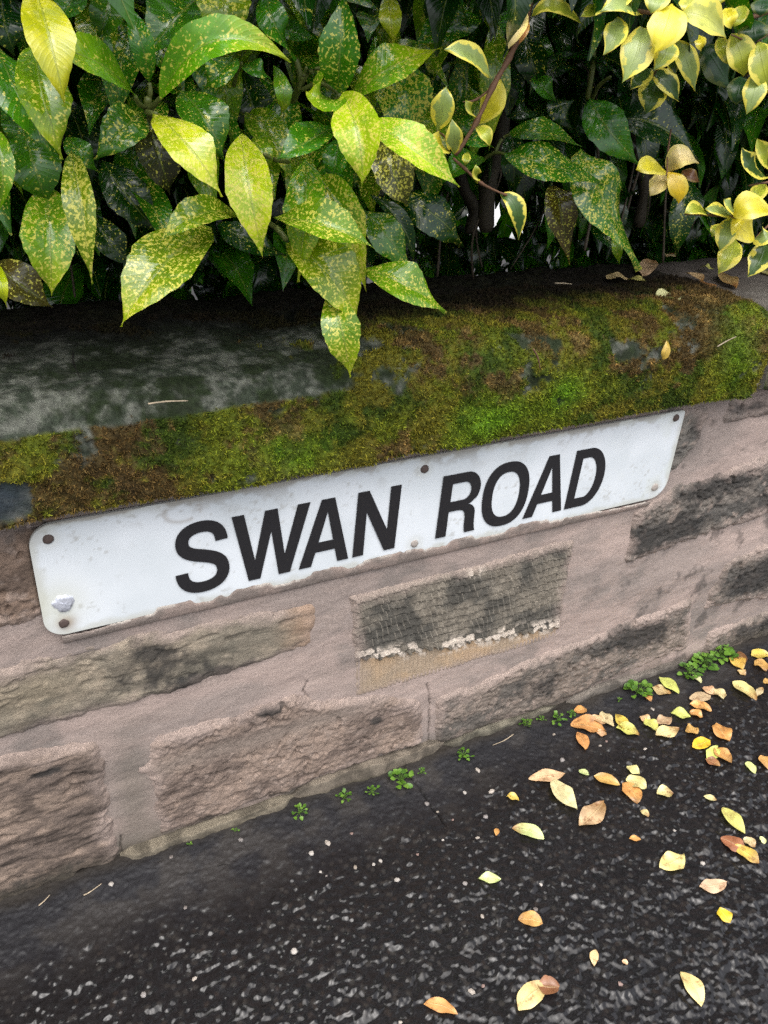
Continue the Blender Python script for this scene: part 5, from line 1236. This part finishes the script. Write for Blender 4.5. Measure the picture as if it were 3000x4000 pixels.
def hang(rr, x):
    """a random leaf direction: outward from the hedge and drooping"""
    az = rr.gauss(math.pi, .8); el = rr.gauss(-.75, .55)
    d = Vector((math.sin(az) * math.cos(el), math.cos(az) * math.cos(el), math.sin(el)))
    return d
rr = random.Random(77); count = 0
def leaf_matrix(d, roll):
    y = d.normalized(); x = y.cross(Vector((0, 0, 1)))
    if x.length < .1: x = Vector((1, 0, 0))
    x.normalize(); z = x.cross(y)
    return Matrix((x, y, z)).transposed() @ Matrix.Rotation(roll, 3, 'Y')
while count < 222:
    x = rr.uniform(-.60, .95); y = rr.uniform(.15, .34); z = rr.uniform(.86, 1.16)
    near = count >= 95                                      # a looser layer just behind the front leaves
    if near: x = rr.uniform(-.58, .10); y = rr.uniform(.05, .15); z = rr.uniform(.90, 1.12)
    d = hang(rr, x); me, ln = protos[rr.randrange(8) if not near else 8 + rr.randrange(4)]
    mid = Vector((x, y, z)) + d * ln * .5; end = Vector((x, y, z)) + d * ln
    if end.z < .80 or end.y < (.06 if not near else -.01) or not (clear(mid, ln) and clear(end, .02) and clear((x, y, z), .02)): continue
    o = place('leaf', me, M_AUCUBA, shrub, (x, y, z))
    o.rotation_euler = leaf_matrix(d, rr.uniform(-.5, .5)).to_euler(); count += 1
for k in range(16):                                          # bare twigs inside the hedge
    x = rr.uniform(-.5, .7); y = rr.uniform(.14, .32); z = rr.uniform(.72, .80)
    if k < 5: x, y, z = .12 + .05 * k + rr.uniform(-.02, .02), .22 + rr.uniform(0, .1), .72
    p = [Vector((x, y, z))]
    for q in range(4): p.append(p[-1] + Vector((rr.gauss(0, .025), rr.gauss(0, .015), rr.uniform(.05, .09))))
    V, fl, st, tt, cc = tube(p, rr.uniform(.0012, .0030), .0008, 6, (.06, .045, .03), .25, 300 + k)
    place('stem', mesh_from('stem', V, fl, st, tt, True, cc), M_BARK, shrub)
# the mass of the hedge behind and above them, leaf by leaf but past counting
V, F, UVs, CC = [], [], [], []
small = []
for k in range(6):
    r = random.Random(80 + k); ln = r.uniform(.075, .12)
    m = leaf_mesh('tmp', (0, 0, 0), (0, ln * .5, .012), (0, ln, -.012), ln * r.uniform(.38, .5), 1, (1, 1, 1), r.uniform(.2, .5), fold=.3, wave=.05, nu=5, nv=1, seed=k)
    n = len(m.vertices); a = np.zeros(n * 3, np.float32); m.vertices.foreach_get('co', a)
    u = np.tile(np.array([(x, s / 5) for s in range(6) for x in (-1, 0, 1)]), (1, 1))
    q = np.array([tuple(p.vertices) for p in m.polygons])
    small.append((a.reshape(-1, 3), q, u, ln)); bpy.data.meshes.remove(m)
base = 0; cnt = 0
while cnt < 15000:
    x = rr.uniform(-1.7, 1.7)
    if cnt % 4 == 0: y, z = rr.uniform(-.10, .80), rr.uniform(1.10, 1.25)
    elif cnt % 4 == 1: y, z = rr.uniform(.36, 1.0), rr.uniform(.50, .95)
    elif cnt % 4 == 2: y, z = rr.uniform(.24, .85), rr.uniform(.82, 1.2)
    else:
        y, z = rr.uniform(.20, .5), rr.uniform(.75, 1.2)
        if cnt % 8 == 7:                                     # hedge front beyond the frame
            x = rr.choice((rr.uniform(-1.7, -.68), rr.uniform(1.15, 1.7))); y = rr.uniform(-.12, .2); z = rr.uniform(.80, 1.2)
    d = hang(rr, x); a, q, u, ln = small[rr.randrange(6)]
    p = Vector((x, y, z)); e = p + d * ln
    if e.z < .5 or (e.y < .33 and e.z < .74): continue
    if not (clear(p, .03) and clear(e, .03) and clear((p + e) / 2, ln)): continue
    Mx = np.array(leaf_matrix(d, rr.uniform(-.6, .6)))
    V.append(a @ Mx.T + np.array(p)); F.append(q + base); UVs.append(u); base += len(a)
    ck = AC[rr.choice(('dk', 'dk', 'grn'))]; k = rr.uniform(.7, 1.2)  # mostly the dark green, so the hedge depth is shaded by colour too
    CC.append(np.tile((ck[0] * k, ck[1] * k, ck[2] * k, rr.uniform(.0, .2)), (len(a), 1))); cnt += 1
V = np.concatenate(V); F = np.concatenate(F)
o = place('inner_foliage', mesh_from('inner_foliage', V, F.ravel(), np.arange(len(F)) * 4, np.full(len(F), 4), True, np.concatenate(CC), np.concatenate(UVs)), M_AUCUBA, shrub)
o['kind'] = 'stuff'

# ---- variegated privet
privet = thing('variegated_privet', 'small leaved shrub with cream and yellow edged leaves at the right of the hedge', 'shrub', (.55, .40, .46))
for i, (B, Mm, T, W, ck, up) in enumerate(PRIVET):
    r = random.Random(1300 + i)
    c, a = PC[ck]; k = r.uniform(.9, 1.12)
    me = leaf_mesh('leaf', B, Mm, T, W * 1.15, up, tuple(v * k for v in c), a, fold=r.uniform(.15, .4), wave=r.uniform(.02, .06), shape='privet', nu=14, nv=3, seed=i, view=CAM, curl=r.uniform(0, .08))
    o = place('leaf', me, M_PRIVET, privet, B)
    if ck in ('pe', 'or', 'or2', 'br', 'ye'): o['label'] = {'pe': 'faded cream leaf', 'or': 'orange brown leaf', 'or2': 'orange yellow leaf', 'br': 'brown withered leaf', 'ye': 'mostly yellow leaf'}[ck]
for i, (pts, r_) in enumerate(PRIVET_BRANCHES):
    V, fl, st, tt, cc = tube(pts, r_, r_ * .6, 7, (.13, .065, .035), .35, 40 + i)
    place('branch', mesh_from('branch', V, fl, st, tt, True, cc), M_BARK, privet)

# ================================================================== fallen leaves
FC = {'pg': (.60, .64, .32), 'lg': (.54, .58, .16), 'py': (.66, .60, .27), 'tan': (.62, .46, .26), 'tbr': (.48, .33, .21), 'ye': (.66, .46, .09), 'yb': (.72, .53, .04), 'or': (.58, .31, .10), 'rb': (.30, .13, .06), 'br': (.24, .12, .05), 'yg': (.52, .47, .16), 'pe': (.60, .46, .26), 'ol': (.30, .24, .09)}
def ground_z(x, y):
    return float(tarmac_height(np.array([[x]]), np.array([[y]]))[0][0, 0])
def drop_leaf(name, a, b, w, ck, lab, zbase, group, i, flat=False):
    r = random.Random(1700 + i)
    ax, ay = a; bx, by = b
    L_ = math.hypot(bx - ax, by - ay)
    h = r.uniform(.04, .18) * L_ if not flat else .03 * L_
    B = Vector((ax, ay, zbase + .0006 + r.uniform(0, .25) * h)); T = Vector((bx, by, zbase + .0006 + r.uniform(0, .35) * h)); Mm = (B + T) / 2 + Vector((0, 0, r.uniform(-.1, .35) * h + .001))
    crv = r.uniform(-.10, .10) * L_
    Mm += Vector((-(by - ay), bx - ax, 0)).normalized() * crv
    c = tuple(v * r.uniform(.9, 1.1) for v in FC[ck])
    tip = None
    if r.random() < .35: tip = tuple(v * .5 for v in FC['or'])
    fold = r.uniform(.04, .38) if not flat else .06
    me = leaf_mesh(name, B, Mm, T, w, 1, c, {'pg': .25, 'lg': .4, 'py': .6, 'yb': .35}.get(ck, .7), fold=fold, wave=r.uniform(.02, .10), shape='fallen', nu=14, nv=3, seed=i, tipcol=tip, curl=r.uniform(-.05, .05))
    # rest on the surface: lift so that no point goes below it
    n = len(me.vertices); co = np.zeros(n * 3, np.float32); me.vertices.foreach_get('co', co); co = co.reshape(-1, 3)
    lo = co[:, 2].min() + B.z
    lift = zbase + .0004 - lo
    o = place(name, me, M_FALLEN, None, B + Vector((0, 0, max(lift, 0))))
    tag(o, lab, 'leaf', group)
    return o
seen = []
for i, (a, b, w, ck, lab) in enumerate(GROUND_LEAVES):
    cx, cy = (a[0] + b[0]) / 2, (a[1] + b[1]) / 2
    zz = max(ground_z(*a), ground_z(*b), ground_z(cx, cy)) * .6 + .0004
    under = sum(1 for (sx_, sy_, l2) in seen if math.hypot(sx_ - cx, sy_ - cy) < .45 * (l2 + math.dist(a, b)))
    seen.append((cx, cy, math.dist(a, b)))
    drop_leaf('fallen_leaf', a, b, w, ck, lab, zz + .0022 * min(under, 4), 'fallen leaves on the wet tarmac', i)
for i, (a, b, w, ck, lab) in enumerate(COPING_LEAVES):
    drop_leaf('fallen_leaf', a, b, w, ck, lab, .712, 'fallen leaves on the mossy coping', 100 + i)
# one leaf clings to the mossy front of the coping
me = leaf_mesh('fallen_leaf', (.352, -.046, .672), (.352, -.050, .683), (.355, -.044, .697), .0115, .3, FC['ye'], .4, shape='fallen', nu=12, nv=3, seed=5, view=CAM)
tag(place('fallen_leaf', me, M_FALLEN, None, (.352, -.046, .672)), 'small upright yellow leaf clinging to the mossy front of the coping at right', 'leaf', 'fallen leaves on the mossy coping')

# ================================================================== stone chips
import bmesh
def chip_mesh(k):
    bm = bmesh.new(); r = random.Random(600 + k)
    bmesh.ops.create_icosphere(bm, subdivisions=1, radius=.5)
    sx_, sy_, sz_ = r.uniform(.8, 1.15), r.uniform(.6, .9), r.uniform(.32, .5)
    for v in bm.verts:
        v.co = Vector((v.co.x * sx_, v.co.y * sy_, v.co.z * sz_)) * r.uniform(.78, 1.15)
    me = bpy.data.meshes.new('stone_chip'); bm.to_mesh(me); bm.free()
    at = me.color_attributes.new('Col', 'FLOAT_COLOR', 'POINT')
    c = [(.34, .30, .26), (.22, .20, .19), (.27, .23, .19), (.15, .13, .12), (.36, .33, .30), (.22, .15, .13)][k]
    at.data.foreach_set('color', np.tile((*c, 1.0), (len(me.vertices), 1)).astype(np.float32).ravel())
    return me
chips = [chip_mesh(k) for k in range(6)]
for i, ((x, y), s) in enumerate(CHIPS):
    r = random.Random(650 + i)
    kc = r.choice((0, 0, 1, 2, 3, 4, 4, 5))
    o = place('stone_chip', chips[kc], M_CHIP, None, (x, y, ground_z(x, y) + s * .12))
    o.scale = (s, s, s); o.rotation_euler = (r.uniform(-.2, .2), r.uniform(-.2, .2), r.uniform(0, 6.28))
    tag(o, '%s %s stone chip lying loose on the wet tarmac' % ('tiny' if s < .0062 else ('small' if s < .0095 else 'larger'), ('cream', 'mid grey', 'tan', 'dark grey', 'whitish', 'reddish')[kc]), 'stone', 'stone chips on the tarmac')

# ================================================================== weeds at the wall foot
def round_leaf(k):
    r = random.Random(700 + k); n = 10; V = [(0, 0, 0)]; 
    for s in range(n):
        a = 2 * math.pi * s / n + .3
        rad = .5 * (1 + .12 * math.sin(a * 3 + k)) * r.uniform(.9, 1.08)
        V.append((rad * .92 * math.cos(a), .5 + rad * math.sin(a), .06 + .05 * math.sin(2 * a)))
    V[0] = (0, .5, 0)
    fl, st = [], []
    for s in range(n):
        st.append(len(fl)); fl += [0, 1 + s, 1 + (s + 1) % n]
    c = [(.065, .15, .014), (.09, .19, .018), (.045, .11, .012), (.11, .21, .025)][k]
    return mesh_from('leaf', V, fl, st, [3] * n, True, np.tile((*c, 1.), (len(V), 1)))
rounds = [round_leaf(k) for k in range(4)]
def weed(x, y, size, lab, n, i):
    r = random.Random(720 + i)
    z0_ = ground_z(x, y)
    t = thing('weed', lab, 'weed', (x, y, z0_), 'green weeds at the foot of the wall')
    lf = max(.0028, size * .22)
    V, fl, st, tt, cc = [], [], [], [], []
    for k in range(n):
        an = r.uniform(0, 6.28) if n > 14 else 2 * math.pi * k / n * 2.4 + r.uniform(-.3, .3)
        rad = size * .5 * math.sqrt(r.uniform(.02, 1.0)) * (.9 if n > 14 else 1)
        if k < 3: rad *= .35
        hz = size * (.12 + .30 * (1 - rad / (size * .5))) * r.uniform(.6, 1.2) + .002
        px_, py_ = x + rad * math.cos(an), y + rad * math.sin(an) * .8
        py_ = min(py_, .000)
        o = place('leaf', rounds[r.randrange(4)], M_WEED, t, (px_, py_, z0_ + hz))
        s = lf * r.uniform(.7, 1.25); o.scale = (s, s, s)
        o.rotation_euler = (r.uniform(-.35, .45), r.uniform(-.3, .3), an - math.pi / 2)
        a = tube([(x + r.uniform(-1, 1) * size * .06, y, z0_), ((x + px_) / 2, (y + py_) / 2, z0_ + hz * .75), (px_, py_, z0_ + hz)], .0005, .0004, 4, (.09, .17, .03))
        off = sum(len(v) for v in V); lo = len(fl)
        V.append(a[0]); fl += [q + off for q in a[1]]; st += [q + lo for q in a[2]]; tt += a[3]; cc.append(a[4])
    place('stem', mesh_from('stem', np.concatenate(V), fl, st, tt, True, np.concatenate(cc)), M_WEED, t)
for i, ((x, y), s, lab) in enumerate(WEEDS):
    weed(x, y, s, lab, int(np.clip(s / .0016, 6, 42)) if s > .03 else int(np.clip(s / .0019, 5, 14)), i)
(xa, ya), (xb, yb) = WEED_PATCH
for i in range(3):
    t_ = (i + .5) / 3
    weed(xa + (xb - xa) * t_, ya + (yb - ya) * t_, .042 + .006 * i, ('lower left end of the long green weed patch at the right wall foot', 'middle of the long green weed patch at the right wall foot', 'upper right end of the long green weed patch at the right wall foot')[i], 34, 40 + i)

# ================================================================== straws and twigs
for i, (k, pts, r_, lab) in enumerate(TWIGS):
    dark = 'dark' in lab
    colr = (.02, .017, .015) if dark else ((.13, .07, .04) if ('brown' in lab or 'reddish' in lab) else (.42, .34, .24))
    if k == 'g': pts = [(p[0], p[1], ground_z(p[0], min(p[1], 0)) + r_ * 1.2 + .001) for p in pts]
    V, fl, st, tt, cc = tube(pts, r_, r_ * .5, 6, colr, .15, 70 + i)
    B = V.mean(0)
    tag(place('twig', mesh_from('twig', V - B, fl, st, tt, True, cc), M_BARK, None, tuple(B)), lab, 'twig', 'twigs and straws')
